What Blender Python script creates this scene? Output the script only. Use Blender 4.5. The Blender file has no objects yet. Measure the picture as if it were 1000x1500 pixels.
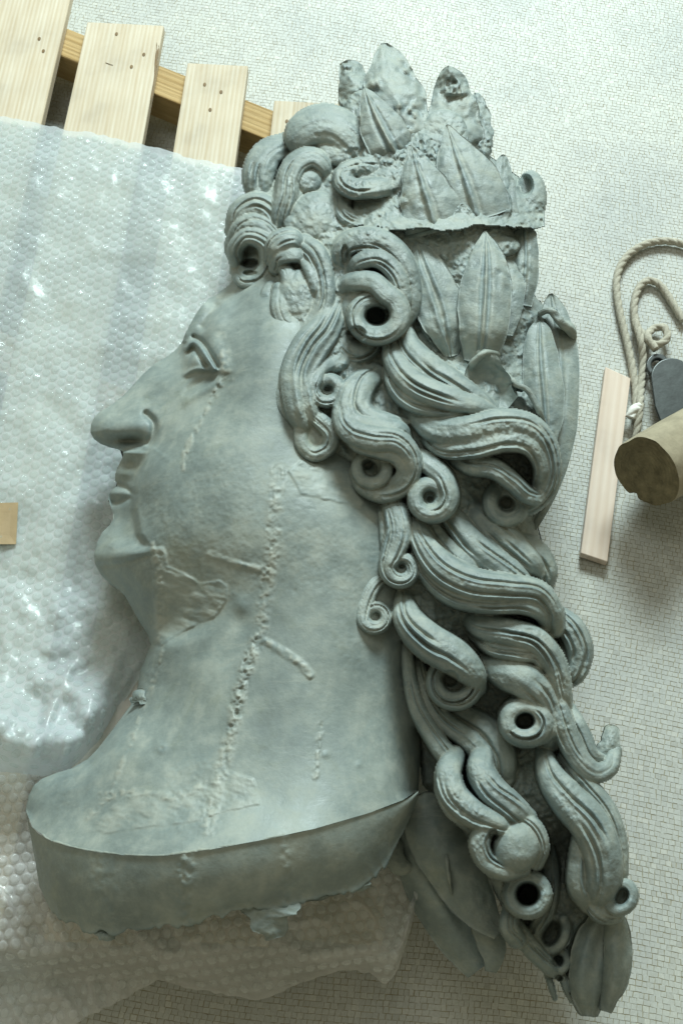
import bpy, math, random
import numpy as np
from mathutils import Vector

# ------------------------------------------------------------------ camera, world, lights, exposure
scene = bpy.context.scene
COL = scene.collection
TILT = math.radians(25.0)
FPX = 1667.0                                   # focal length in photo pixels (1000 x 1500)
DIST = 1.667
REFZ = 0.40
CAM = np.array([0.0, -DIST*math.sin(TILT), REFZ + DIST*math.cos(TILT)])
FWD = np.array([0.0, math.sin(TILT), -math.cos(TILT)])
UPV = np.array([0.0, math.cos(TILT), math.sin(TILT)])
cd = bpy.data.cameras.new('camera'); cam = bpy.data.objects.new('camera', cd); COL.objects.link(cam)
cam.location = CAM; cam.rotation_euler = (TILT, 0, 0)
cd.sensor_fit = 'VERTICAL'; cd.sensor_height = 36.0; cd.lens = 36.0*FPX/1500.0
cd.clip_start = 0.05; cd.clip_end = 60
scene.camera = cam

W = bpy.data.worlds.new('World'); scene.world = W; W.use_nodes = True
bg = W.node_tree.nodes['Background']
bg.inputs['Color'].default_value = (1.0, 0.95, 0.68, 1); bg.inputs['Strength'].default_value = 0.25

def area(name, loc, target, sx, sy, power, color):
    l = bpy.data.lights.new(name, 'AREA'); l.shape = 'RECTANGLE'; l.size = sx; l.size_y = sy
    l.energy = power; l.color = color
    o = bpy.data.objects.new(name, l); COL.objects.link(o); o.location = loc
    o.rotation_euler = (Vector(target) - Vector(loc)).to_track_quat('-Z', 'Y').to_euler()
    return o
area('window_light', (0.9, 5.4, 3.9), (0.0, 0.1, 0.2), 2.2, 1.7, 560, (0.84, 1.0, 0.985))
area('ceiling_light', (-0.6, 1.3, 4.0), (0.0, 0.0, 0.2), 2.0, 1.8, 22, (0.96, 1.0, 0.93))

vs = scene.view_settings
vs.view_transform = 'Standard'; vs.look = 'None'; vs.exposure = 0.10; vs.gamma = 1.0
vs.use_curve_mapping = False
scene.render.engine = 'CYCLES'
scene.cycles.transparent_max_bounces = 16
scene.render.resolution_x = 682; scene.render.resolution_y = 1024

# ------------------------------------------------------------------ numeric helpers
rng = np.random.default_rng(7); random.seed(7)

def P(u, v, z):
    """photo pixel + height above the floor (m) -> world point(s)"""
    u = np.asarray(u, float); v = np.asarray(v, float); z = np.asarray(z, float)
    dx = (u-500.0)/FPX; dy = (750.0-v)/FPX
    d = np.stack(np.broadcast_arrays(dx, FWD[1]+UPV[1]*dy, FWD[2]+UPV[2]*dy), -1)
    t = (z-CAM[2])/d[..., 2]
    return CAM + d*t[..., None]

def depth_of(p): return (p-CAM) @ FWD

def pix(p):
    q = p-CAM; d = q @ FWD
    return 500+FPX*q[..., 0]/d, 750-FPX*(q @ UPV)/d

def _h(ix, iy, iz, seed):
    n = (ix.astype(np.uint32)*np.uint32(374761393)) ^ (iy.astype(np.uint32)*np.uint32(668265263)) \
        ^ (iz.astype(np.uint32)*np.uint32(2147483647)) ^ np.uint32(seed*7919+13)
    n = (n ^ (n >> np.uint32(13)))*np.uint32(1274126177)
    n = (n ^ (n >> np.uint32(16)))*np.uint32(2246822519)
    n = n ^ (n >> np.uint32(15))
    return (n & np.uint32(0xFFFFFF)).astype(np.float64)/float(0xFFFFFF)*2-1

def vnoise(p, seed=0):
    i = np.floor(p).astype(np.int64); f = p-i; w = f*f*f*(f*(f*6-15)+10)
    r = 0
    for a in (0, 1):
        for b in (0, 1):
            for c in (0, 1):
                k = (w[:, 0] if a else 1-w[:, 0])*(w[:, 1] if b else 1-w[:, 1])*(w[:, 2] if c else 1-w[:, 2])
                r = r + k*_h(i[:, 0]+a, i[:, 1]+b, i[:, 2]+c, seed)
    return r

def fbm(p, oct=3, seed=0):
    r = 0; amp = 1.0; q = p.copy()
    for k in range(oct):
        r = r + amp*vnoise(q, seed+k*17); q = q*2.03+11.3; amp *= 0.5
    return r/1.6

def smooth(a, b, x):
    t = np.clip((x-a)/(b-a), 0, 1); return t*t*(3-2*t)

def spline(pts, n):
    """Catmull-Rom through rows of pts, n samples evenly by length"""
    p = np.asarray(pts, float)
    if len(p) == 2: p = np.vstack([p[0], (p[0]+p[1])/2, p[1]])
    q = np.vstack([2*p[0]-p[1], p, 2*p[-1]-p[-2]])
    out = []
    for i in range(len(p)-1):
        a, b, c, d = q[i:i+4]
        t = np.linspace(0, 1, 24, endpoint=False)[:, None]
        out.append(0.5*((2*b)+(-a+c)*t+(2*a-5*b+4*c-d)*t**2+(-a+3*b-3*c+d)*t**3))
    out.append(p[-1:]); o = np.vstack(out)
    l = np.r_[0, np.cumsum(np.hypot(*(np.diff(o[:, :2], axis=0).T))+1e-6)]
    s = np.linspace(0, l[-1], n)
    return np.stack([np.interp(s, l, o[:, k]) for k in range(o.shape[1])], -1)

def seg_dist(U, V, poly):
    """distance to polyline, nearest point, param"""
    best = np.full(U.shape, 1e9); nu = np.zeros(U.shape); nv = np.zeros(U.shape)
    for (a, b), (c, d) in zip(poly[:-1], poly[1:]):
        ex, ey = c-a, d-b; L = ex*ex+ey*ey+1e-9
        t = np.clip(((U-a)*ex+(V-b)*ey)/L, 0, 1)
        pu, pv = a+t*ex, b+t*ey
        dd = np.hypot(U-pu, V-pv); m = dd < best
        best = np.where(m, dd, best); nu = np.where(m, pu, nu); nv = np.where(m, pv, nv)
    return best, nu, nv

def inside(U, V, poly):
    r = np.zeros(U.shape, bool)
    for (x1, y1), (x2, y2) in zip(poly, poly[1:]+poly[:1]):
        c = (y1 > V) != (y2 > V)
        r ^= c & (U < (x2-x1)*(V-y1)/((y2-y1) if y2 != y1 else 1e-9)+x1)
    return r

def tps(ctrl, U, V, lam=40.0):
    c = np.asarray(ctrl, float); X = c[:, :2]/100; n = len(c)
    def phi(r2): return np.where(r2 > 1e-12, 0.5*r2*np.log(r2+1e-12), 0)
    K = phi(((X[:, None]-X[None])**2).sum(-1))+lam*1e-4*np.eye(n)
    Pm = np.c_[np.ones(n), X]; A = np.zeros((n+3, n+3)); A[:n, :n] = K; A[:n, n:] = Pm; A[n:, :n] = Pm.T
    w = np.linalg.solve(A, np.r_[c[:, 2], 0, 0, 0])
    u, v = U.ravel()/100, V.ravel()/100
    r = w[n]+w[n+1]*u+w[n+2]*v
    for i in range(n): r = r+w[i]*phi((u-X[i, 0])**2+(v-X[i, 1])**2)
    return r.reshape(U.shape)

def mesh_from(name, verts, faces, mat, parent=None, smooth_shade=True):
    me = bpy.data.meshes.new(name)
    verts = np.asarray(verts, np.float32)
    me.from_pydata(verts.tolist() if len(verts) < 20000 else [], [], faces if len(verts) < 20000 else []) if len(verts) < 20000 else _fast(me, verts, faces)
    me.polygons.foreach_set('use_smooth', np.full(len(me.polygons), smooth_shade, bool))
    me.update()
    o = bpy.data.objects.new(name, me); COL.objects.link(o)
    if mat: me.materials.append(mat)
    if parent is not None: o.parent = parent
    return o

def _fast(me, verts, faces):
    f = np.asarray(faces, np.int32); k = f.shape[1]
    me.vertices.add(len(verts)); me.vertices.foreach_set('co', verts.ravel())
    me.loops.add(f.size); me.loops.foreach_set('vertex_index', f.ravel())
    me.polygons.add(len(f)); me.polygons.foreach_set('loop_start', np.arange(0, f.size, k, dtype=np.int32))
    me.polygons.foreach_set('loop_total', np.full(len(f), k, np.int32))
    me.update(calc_edges=True); me.validate()

def grid_faces(nr, nc, off=0, close_c=False):
    r = np.arange(nr-1)[:, None]; c = np.arange(nc if close_c else nc-1)[None]
    c2 = (c+1) % nc
    return np.stack([r*nc+c, r*nc+c2, (r+1)*nc+c2, (r+1)*nc+c], -1).reshape(-1, 4)+off

def vnormals(verts, faces):
    f = np.asarray(faces); a = verts[f[:, 0]]; b = verts[f[:, 1]]; c = verts[f[:, 2]]; d = verts[f[:, 3]]
    n = np.cross(c-a, d-b); o = np.zeros_like(verts)
    for k in range(4): np.add.at(o, f[:, k], n)
    return o/(np.linalg.norm(o, axis=1, keepdims=True)+1e-12)

def roughen(verts, faces, a1=1.3, a2=0.9, seed=0):
    """hand-modelled unevenness, millimetres"""
    n = vnormals(verts, faces)
    lo = fbm(verts*22+seed*3.1, 2, seed)
    mask = smooth(0.0, 0.55, fbm(verts*9+5.7, 2, 31))
    hi = fbm(verts*95, 3, seed+5)
    pit = fbm(verts*210, 2, seed+9)
    return verts+n*((a1*lo+a2*hi*(0.35+1.3*mask)+0.45*pit*mask)*0.001)[:, None]

def empty(name, loc, label, cat, group=None):
    o = bpy.data.objects.new(name, None); COL.objects.link(o); o.location = loc
    o.empty_display_size = 0.05
    o['label'] = label; o['category'] = cat
    if group: o['group'] = group
    bpy.context.view_layer.update()
    return o

def under(o, parent):
    o.parent = parent; o.matrix_parent_inverse = parent.matrix_world.inverted(); return o

def tag(o, label, cat, group=None):
    o['label'] = label; o['category'] = cat
    if group: o['group'] = group
    return o

# ------------------------------------------------------------------ materials
def nt(name):
    m = bpy.data.materials.new(name); m.use_nodes = True; t = m.node_tree
    return m, t, t.nodes['Principled BSDF'], t.nodes['Material Output']

def N(t, kind, **kw):
    n = t.nodes.new(kind)
    for k, v in kw.items():
        if k in n.inputs: n.inputs[k].default_value = v
        else: setattr(n, k, v)
    return n

def ramp(t, src, stops):
    r = t.nodes.new('ShaderNodeValToRGB'); e = r.color_ramp.elements
    while len(e) < len(stops): e.new(0.5)
    for k, (p, c) in zip(e, stops): k.position = p; k.color = (*c, 1) if len(c) == 3 else c
    t.links.new(src, r.inputs[0]); return r

def mixc(t, a, b, fac, mode='MIX'):
    m = t.nodes.new('ShaderNodeMix'); m.data_type = 'RGBA'; m.blend_type = mode
    L = t.links.new
    (L(fac, m.inputs[0]) if hasattr(fac, 'is_linked') else setattr(m.inputs[0], 'default_value', fac))
    for s, i in ((a, 6), (b, 7)):
        if hasattr(s, 'is_linked'): L(s, m.inputs[i])
        else: m.inputs[i].default_value = (*s, 1)
    return m.outputs[2]

def coords(t):
    g = t.nodes.new('ShaderNodeNewGeometry'); return g

def make_lead(name, bump, dust):
    m, t, b, out = nt(name); L = t.links.new
    g = coords(t)
    n1 = N(t, 'ShaderNodeTexNoise', Scale=8.5, Detail=5.0, Roughness=0.60); L(g.outputs['Position'], n1.inputs['Vector'])
    n2 = N(t, 'ShaderNodeTexNoise', Scale=34.0, Detail=6.0, Roughness=0.65); L(g.outputs['Position'], n2.inputs['Vector'])
    n3 = N(t, 'ShaderNodeTexNoise', Scale=190.0, Detail=4.0, Roughness=0.7); L(g.outputs['Position'], n3.inputs['Vector'])
    mp = N(t, 'ShaderNodeMapping'); mp.inputs['Scale'].default_value = (30, 5, 30); L(g.outputs['Position'], mp.inputs['Vector'])
    n4 = N(t, 'ShaderNodeTexNoise', Scale=1.0, Detail=5.0, Roughness=0.7); L(mp.outputs[0], n4.inputs['Vector'])
    c1 = ramp(t, n1.outputs[0], [(0.36, (0.115, 0.160, 0.176)), (0.50, (0.212, 0.262, 0.266)), (0.63, (0.350, 0.385, 0.362))])
    c2 = ramp(t, n2.outputs[0], [(0.34, (0.115, 0.162, 0.175)), (0.50, (0.220, 0.268, 0.264)), (0.66, (0.42, 0.44, 0.40))])
    c = mixc(t, c1.outputs[0], c2.outputs[0], 0.45*dust)
    # dry streaks and pale scratches
    mp2 = N(t, 'ShaderNodeMapping'); mp2.inputs['Scale'].default_value = (11, 60, 20); mp2.inputs['Rotation'].default_value = (0, 0, 0.5); L(g.outputs['Position'], mp2.inputs['Vector'])
    n5 = N(t, 'ShaderNodeTexNoise', Scale=1.3, Detail=8.0, Roughness=0.75); L(mp2.outputs[0], n5.inputs['Vector'])
    sc = ramp(t, n5.outputs[0], [(0.56, (0, 0, 0)), (0.70, (0.55, 0.55, 0.55)), (0.80, (1, 1, 1))])
    c = mixc(t, c, (0.37, 0.40, 0.37), sc.outputs[0])
    n6 = N(t, 'ShaderNodeTexNoise', Scale=15.0, Detail=9.0, Roughness=0.72); n6.inputs['Distortion'].default_value = 0.8; L(g.outputs['Position'], n6.inputs['Vector'])
    ol = ramp(t, n6.outputs[0], [(0.30, (0.80, 0.80, 0.70)), (0.46, (1, 1, 1)), (0.56, (1, 1, 1)), (0.72, (0.93, 1.02, 1.08))])
    c = mixc(t, c, ol.outputs[0], 1.0, 'MULTIPLY')
    s4 = ramp(t, n4.outputs[0], [(0.35, (0.86, 0.90, 0.90)), (0.65, (1.10, 1.09, 1.05))])
    c = mixc(t, c, s4.outputs[0], 0.7, 'MULTIPLY')
    # worn bare metal on the ridges, pale dust lying in the hollows (hue, hardly value)
    pt = ramp(t, g.outputs['Pointiness'], [(0.44, (0, 0, 0)), (0.50, (0.5, 0.5, 0.5)), (0.56, (1, 1, 1))])
    worn = mixc(t, (0.40, 0.385, 0.31), (0.20, 0.262, 0.285), pt.outputs[0])
    c = mixc(t, c, worn, 0.38)
    cr = N(t, 'ShaderNodeAttribute', attribute_name='crust'); c = mixc(t, c, (0.42, 0.43, 0.38), cr.outputs['Fac'])
    sp = ramp(t, n3.outputs[0], [(0.25, (0.80, 0.80, 0.78)), (0.5, (1, 1, 1)), (0.76, (1.16, 1.16, 1.12))])
    c = mixc(t, c, sp.outputs[0], 0.35, 'MULTIPLY')
    c = mixc(t, c, (0.955, 0.985, 0.985), 1.0, 'MULTIPLY')
    L(c, b.inputs['Base Color'])
    r = ramp(t, n2.outputs[0], [(0.3, (0.40, 0.40, 0.40)), (0.7, (0.72, 0.72, 0.72))]); L(r.outputs[0], b.inputs['Roughness'])
    b.inputs['Metallic'].default_value = 0.0
    b.inputs['Specular IOR Level'].default_value = 0.55
    ad = N(t, 'ShaderNodeMath', operation='MULTIPLY_ADD'); L(n3.outputs[0], ad.inputs[0]); ad.inputs[1].default_value = 0.14; L(n2.outputs[0], ad.inputs[2])
    bp = N(t, 'ShaderNodeBump', Strength=bump, Distance=0.008); L(ad.outputs[0], bp.inputs['Height']); L(bp.outputs[0], b.inputs['Normal'])
    return m

def make_wood(name, light, dark, scale=1.0, knots=True, rot=0.0, rough_bump=0.15):
    m, t, b, out = nt(name); L = t.links.new
    tc = t.nodes.new('ShaderNodeTexCoord')
    oi = t.nodes.new('ShaderNodeObjectInfo')
    mp = N(t, 'ShaderNodeMapping'); L(tc.outputs['Object'], mp.inputs['Vector'])
    mp.inputs['Scale'].default_value = (34*scale, 1.6*scale, 34*scale)
    ofs = N(t, 'ShaderNodeMath', operation='MULTIPLY'); L(oi.outputs['Random'], ofs.inputs[0]); ofs.inputs[1].default_value = 37.0
    cb = N(t, 'ShaderNodeCombineXYZ'); L(ofs.outputs[0], cb.inputs[0]); L(ofs.outputs[0], cb.inputs[2]); L(cb.outputs[0], mp.inputs['Location'])
    wv = N(t, 'ShaderNodeTexWave', Scale=1.0, Distortion=5.0, Detail=3.0); wv.inputs['Detail Scale'].default_value = 0.7
    wv.bands_direction = 'X'; L(mp.outputs[0], wv.inputs['Vector'])
    n2 = N(t, 'ShaderNodeTexNoise', Scale=3.0, Detail=7.0, Roughness=0.7); L(mp.outputs[0], n2.inputs['Vector'])
    n3 = N(t, 'ShaderNodeTexNoise', Scale=9.0, Detail=3.0); L(tc.outputs['Object'], n3.inputs['Vector'])
    f = N(t, 'ShaderNodeMath', operation='MULTIPLY_ADD'); L(wv.outputs['Fac'], f.inputs[0]); f.inputs[1].default_value = 0.22; L(n2.outputs[0], f.inputs[2])
    c = ramp(t, f.outputs[0], [(0.34, light), (0.55, tuple(0.55*a+0.45*d for a, d in zip(light, dark))), (0.82, dark)])
    v = ramp(t, n3.outputs[0], [(0.28, (0.80, 0.79, 0.78)), (0.45, (0.97, 0.96, 0.94)), (0.7, (1.06, 1.05, 1.03))])
    cc = mixc(t, c.outputs[0], v.outputs[0], 0.8, 'MULTIPLY')
    L(cc, b.inputs['Base Color']); b.inputs['Roughness'].default_value = 0.72
    b.inputs['Specular IOR Level'].default_value = 0.25
    bp = N(t, 'ShaderNodeBump', Strength=rough_bump*2, Distance=0.002); L(f.outputs[0], bp.inputs['Height']); L(bp.outputs[0], b.inputs['Normal'])
    return m

def make_plain(name, col, rough=0.7, spec=0.3, metal=0.0, nscale=60, var=0.25, bump=0.2, bdist=0.002):
    m, t, b, out = nt(name); L = t.links.new; g = coords(t)
    n = N(t, 'ShaderNodeTexNoise', Scale=nscale, Detail=5.0, Roughness=0.65); L(g.outputs['Position'], n.inputs['Vector'])
    c = ramp(t, n.outputs[0], [(0.3, tuple(x*(1-var) for x in col)), (0.7, tuple(min(1, x*(1+var)) for x in col))])
    L(c.outputs[0], b.inputs['Base Color']); b.inputs['Roughness'].default_value = rough
    b.inputs['Specular IOR Level'].default_value = spec; b.inputs['Metallic'].default_value = metal
    bp = N(t, 'ShaderNodeBump', Strength=bump, Distance=bdist); L(n.outputs[0], bp.inputs['Height']); L(bp.outputs[0], b.inputs['Normal'])
    return m

def make_tile():
    m, t, b, out = nt('mosaic_stone'); L = t.links.new; g = coords(t)
    at = N(t, 'ShaderNodeAttribute', attribute_name='tone')
    c = ramp(t, at.outputs['Fac'], [(0.0, (0.42, 0.43, 0.40)), (0.35, (0.495, 0.51, 0.49)), (0.75, (0.535, 0.555, 0.535)), (1.0, (0.59, 0.60, 0.565))])
    n = N(t, 'ShaderNodeTexNoise', Scale=4.0, Detail=4.0); L(g.outputs['Position'], n.inputs['Vector'])
    s = ramp(t, n.outputs[0], [(0.3, (0.86, 0.88, 0.90)), (0.5, (1.0, 1.0, 1.0)), (0.7, (1.06, 1.06, 1.03))])
    n2 = N(t, 'ShaderNodeTexNoise', Scale=300.0, Detail=3.0); L(g.outputs['Position'], n2.inputs['Vector'])
    s2 = ramp(t, n2.outputs[0], [(0.3, (0.92, 0.92, 0.90)), (0.7, (1.05, 1.05, 1.05))])
    cc = mixc(t, mixc(t, c.outputs[0], s.outputs[0], 1.0, 'MULTIPLY'), s2.outputs[0], 1.0, 'MULTIPLY')
    L(cc, b.inputs['Base Color']); b.inputs['Roughness'].default_value = 0.55; b.inputs['Specular IOR Level'].default_value = 0.35
    return m

def make_film(name, trans, tint, rough):
    m, t, b, out = nt(name); L = t.links.new
    b.inputs['Base Color'].default_value = (*tint, 1); b.inputs['Roughness'].default_value = rough
    b.inputs['Specular IOR Level'].default_value = 0.6
    g = coords(t)
    n = N(t, 'ShaderNodeTexNoise', Scale=14.0, Detail=4.0); L(g.outputs['Position'], n.inputs['Vector'])
    f = ramp(t, n.outputs[0], [(0.3, (trans-0.08,)*3), (0.7, (trans+0.08,)*3)])
    bp = N(t, 'ShaderNodeBump', Strength=0.25, Distance=0.004)
    n2 = N(t, 'ShaderNodeTexNoise', Scale=60.0, Detail=3.0); L(g.outputs['Position'], n2.inputs['Vector'])
    L(n2.outputs[0], bp.inputs['Height']); L(bp.outputs[0], b.inputs['Normal'])
    tr = t.nodes.new('ShaderNodeBsdfTransparent'); tr.inputs[0].default_value = (0.96, 0.985, 0.97, 1)
    tl = t.nodes.new('ShaderNodeBsdfTranslucent'); tl.inputs[0].default_value = (*tint, 1)
    m1 = t.nodes.new('ShaderNodeMixShader'); m1.inputs[0].default_value = 0.35
    L(b.outputs[0], m1.inputs[1]); L(tl.outputs[0], m1.inputs[2])
    m2 = t.nodes.new('ShaderNodeMixShader'); L(f.outputs[0], m2.inputs[0])
    L(m1.outputs[0], m2.inputs[1]); L(tr.outputs[0], m2.inputs[2])
    L(m2.outputs[0], out.inputs['Surface'])
    return m

M_LEAD = make_lead('dusty_lead', 0.42, 1.0)
M_SMOOTH = make_lead('smooth_lead', 0.16, 0.7)
M_PLANK = make_wood('pine_plank', (0.71, 0.66, 0.56), (0.57, 0.48, 0.35))
M_ROUGHWOOD = make_wood('rough_sawn_pine', (0.58, 0.43, 0.22), (0.38, 0.25, 0.10), 0.8, rough_bump=0.6)
M_BOARD = make_wood('planed_board', (0.78, 0.68, 0.60), (0.68, 0.56, 0.47), 0.6)
M_LOG = make_plain('shaded_log_end', (0.25, 0.215, 0.13), 0.85, 0.15, nscale=45, var=0.35, bump=0.6, bdist=0.004)  # cut end coloured dark as shade, since it faces away from the window
M_BARK = make_plain('peeled_log_side', (0.34, 0.30, 0.215), 0.8, 0.2, nscale=35, var=0.2, bump=0.4, bdist=0.004)
M_ROPE = make_plain('hemp_rope', (0.45, 0.43, 0.36), 0.9, 0.1, nscale=220, var=0.2, bump=0.5)
M_WHITE = make_plain('white_twine', (0.80, 0.80, 0.76), 0.7, 0.3, nscale=200, var=0.1)
M_STEEL = make_plain('dark_steel', (0.045, 0.055, 0.055), 0.4, 0.5, 0.2, 50, 0.3)
M_GROUT = make_plain('floor_grout', (0.36, 0.335, 0.25), 0.9, 0.1, nscale=120, var=0.25)
M_TILE = make_tile()
M_FILM = make_film('bubble_film', 0.28, (0.75, 0.82, 0.88), 0.26)
M_FILM2 = make_film('clear_film', 0.46, (0.94, 0.94, 0.95), 0.10)
M_BUB2 = make_film('bubble_domes_lower', 0.60, (0.92, 0.93, 0.95), 0.05)
M_BUB = make_film('bubble_domes', 0.80, (0.80, 0.88, 0.91), 0.05)
M_TAPE = make_plain('brown_tape', (0.45, 0.34, 0.20), 0.4, 0.4, nscale=40, var=0.1)
M_GREY = make_plain('grey_sheet', (0.33, 0.36, 0.34), 0.6, 0.3, nscale=40, var=0.1)

# ------------------------------------------------------------------ floor: mosaic of small stone tiles
fl_v = [(-6, -6, 0), (6, -6, 0), (6, 8, 0), (-6, 8, 0)]
floor = mesh_from('floor', np.array(fl_v), [(0, 1, 2, 3)], M_GROUT, None, False)
floor['kind'] = 'structure'; floor['label'] = 'pale stone mosaic floor of small squarish tiles with tan joints'

TW, TH, GAP, TZ = 0.0096, 0.0088, 0.0007, 0.0005
def warp(a, b):
    """course coordinates (along, across) -> floor x, y: courses wander and turn slowly"""
    ang = math.radians(-9)
    x = a*math.cos(ang)-b*math.sin(ang); y = a*math.sin(ang)+b*math.cos(ang)
    y2 = y+0.020*np.sin(x*2.3+0.5)+0.010*np.sin(x*6.1+y*1.3)-0.10*np.clip(y-0.1, 0, 9)*x
    x2 = x+0.018*np.sin(y*2.7)+0.006*np.sin(y*9.0+x*2)
    return x2, y2
tops = []; tones = []
for r in range(-150, 310):
    b0 = r*TH; a = -1.75+rng.uniform(0, TW)
    while a < 1.75:
        w = TW*rng.uniform(0.80, 1.20)
        q = [(a, b0), (a+w-GAP, b0), (a+w-GAP, b0+TH-GAP), (a, b0+TH-GAP)]
        x, y = warp(a+w/2, b0+TH/2)
        uu, vv_ = pix(np.array([x, y, 0.0]))
        if -330 < uu < 1330 and -260 < vv_ < 1760 and not (uu < 330 and 290 < vv_ < 1370) and not (330 <= uu < 640 and 330 < vv_ < 1330):
            jit = rng.normal(0, 0.00045, (4, 2))*0.8
            pts = [warp(*q[k]) for k in range(4)]
            tops.append([(pts[k][0]+jit[k, 0], pts[k][1]+jit[k, 1]) for k in range(4)])
            tones.append(float(np.clip(rng.normal(0.6, 0.17), 0, 1)))
        a += w
tops = np.array(tops); tones = np.array(tones)
cen = tops.mean(1)
cu, cv = pix(np.c_[cen, np.full(len(cen), TZ)])
vis = (cv > 1425) & (cv < 1496) & (((cu > 300) & (cu < 560) & (cv > 1470)) | ((cu > 590) & (cu < 760)) | ((cu > 925) & (cu < 995)))
vis |= (cv > 1300) & (cv < 1425) & (cu > 640+0*cu) & (cu < 700) & (cv > 1425-0*cu)
cand = np.where(vis)[0]; cand = cand[np.argsort(-cv[cand])][:300]
single = np.zeros(len(tops), bool); single[cand] = True

def tile_geo(q, zt):
    c = q.mean(0); i = c+(q-c)*0.97
    v = [(*p, 0.0) for p in q]+[(*p, zt*0.86) for p in q]+[(*p, zt) for p in i]
    f = [(k, (k+1) % 4, 4+(k+1) % 4, 4+k) for k in range(4)]+[(4+k, 4+(k+1) % 4, 8+(k+1) % 4, 8+k) for k in range(4)]+[(8, 9, 10, 11)]
    return v, f
rs_ = tops[~single]; m_ = len(rs_); zt = TZ*rng.uniform(0.85, 1.12, m_)
lowq = np.concatenate([rs_, np.zeros((m_, 4, 1))], 2); ctr_ = rs_.mean(1, keepdims=True)
topq = np.concatenate([ctr_+(rs_-ctr_)*0.985, np.repeat(zt[:, None, None], 4, 1)], 2)
V = np.concatenate([lowq, topq], 1).reshape(-1, 3)
ff = np.array([(k, (k+1) % 4, 4+(k+1) % 4, 4+k) for k in range(4)]+[(4, 5, 6, 7)])
F = (ff[None]+(np.arange(m_)*8)[:, None, None]).reshape(-1, 4); T = np.repeat(tones[~single], 8)
rest = mesh_from('mosaic_tiles', V, F, M_TILE, floor, False); rest['kind'] = 'stuff'
at = rest.data.attributes.new('tone', 'FLOAT', 'POINT'); at.data.foreach_set('value', np.array(T, np.float32))
for i in cand:
    c = tops[i].mean(0); v, f = tile_geo(tops[i]-c, TZ*rng.uniform(0.85, 1.12))
    o = mesh_from('mosaic_tile', np.array(v), f, M_TILE, floor, False); o.location = (c[0], c[1], 0)
    a_ = o.data.attributes.new('tone', 'FLOAT', 'POINT'); a_.data.foreach_set('value', np.full(12, tones[i], np.float32))

# ------------------------------------------------------------------ pallet
DECK = 0.125; PTH = 0.022
def box_mesh(name, c, dx, dy, L, Wd, z0, z1, mat, parent, chip=0.0, nseg=12):
    """board: centre line start c, direction dx (unit, length L), across dy (width Wd)"""
    c = np.asarray(c, float); rows = []
    for k in range(nseg+1):
        s = k/nseg; e = 0.0015
        wob = 0.0012*math.sin(3*s+c[0]*40)
        for (t, z) in ((0, z0+e), (0, z1-e), (e/Wd, z1), (1-e/Wd, z1), (1, z1-e), (1, z0+e), (1-e/Wd, z0), (e/Wd, z0)):
            p = c+dx*L*s+dy*(Wd*t+wob); rows.append((p[0], p[1], z))
    v = np.array(rows); f = [tuple(x) for x in grid_faces(nseg+1, 8, 0, True)]
    f += [tuple(range(8))[::-1], tuple(nseg*8+k for k in range(8))]
    org = v.mean(0); o = mesh_from(name, v-org, f, mat, None, False); o.location = org
    bv = o.modifiers.new('bevel', 'BEVEL'); bv.width = 0.0012; bv.segments = 1; bv.limit_method = 'ANGLE'
    # turn the mesh so that grain runs along local Y
    ang = math.atan2(dx[1], dx[0])-math.pi/2
    R = np.array([[math.cos(-ang), -math.sin(-ang)], [math.sin(-ang), math.cos(-ang)]])
    co = (v-org).copy(); co[:, :2] = co[:, :2] @ R.T
    o.data.vertices.foreach_set('co', co.astype(np.float32).ravel()); o.data.update()
    o.rotation_euler = (0, 0, ang)
    bpy.context.view_layer.update(); under(o, parent); return o

pallet = empty('wooden_pallet', (*P(250, 700, 0.0)[:2], 0), 'pale pine pallet with wide deck planks lying under the bubble wrap', 'pallet')
pA = P(275, 92, DECK)[:2]; pB = P(253, 225, DECK)[:2]
dirL = (pB-pA)/np.linalg.norm(pB-pA)           # along planks towards the viewer
dirA = P(360, 125, DECK)[:2]-P(275, 92, DECK)[:2]; endA = dirA/np.linalg.norm(dirA)
perp = np.array([-dirL[1], dirL[0]]); perp = perp if perp[0] > 0 else -perp
def plank_from(uL, vL, uR, vR, L=1.40):
    a = P(uL, vL, DECK)[:2]; b = P(uR, vR, DECK)[:2]; w = (b-a) @ perp
    return a, w
specs = [(-112, -60, -8, -20), (-5, -18, 97, 22), (128, 32, 236, 60), (275, 92, 360, 125), (401, 147, 497, 184), (530, 200, 615, 230)]
planks = []
for (a, b, c, d) in specs:
    st, w = plank_from(a, b, c, d)
    planks.append(box_mesh('deck_plank', st, dirL, perp, (st[1]-P(300, 1376, DECK)[1])/abs(dirL[1]), w, DECK-PTH, DECK, M_PLANK, pallet))
s0 = P(-112, -60, DECK)[:2]; s1 = P(615, 230, DECK)[:2]; sd = (s1-s0)/np.linalg.norm(s1-s0)
sp_ = np.array([-sd[1], sd[0]])
if sp_ @ dirL < 0: sp_ = -sp_
for k, off in enumerate((0.010, 0.80, 1.36)):
    box_mesh('stringer', s0+dirL*off, sd, sp_, np.linalg.norm(s1-s0), 0.075, 0.030 if k == 0 else 0.024, DECK-PTH-0.001, M_ROUGHWOOD, pallet)
    if k: box_mesh('bottom_board', s0+dirL*off, sd, sp_, np.linalg.norm(s1-s0), 0.09, 0.0035, 0.0235, M_ROUGHWOOD, pallet)
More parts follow.
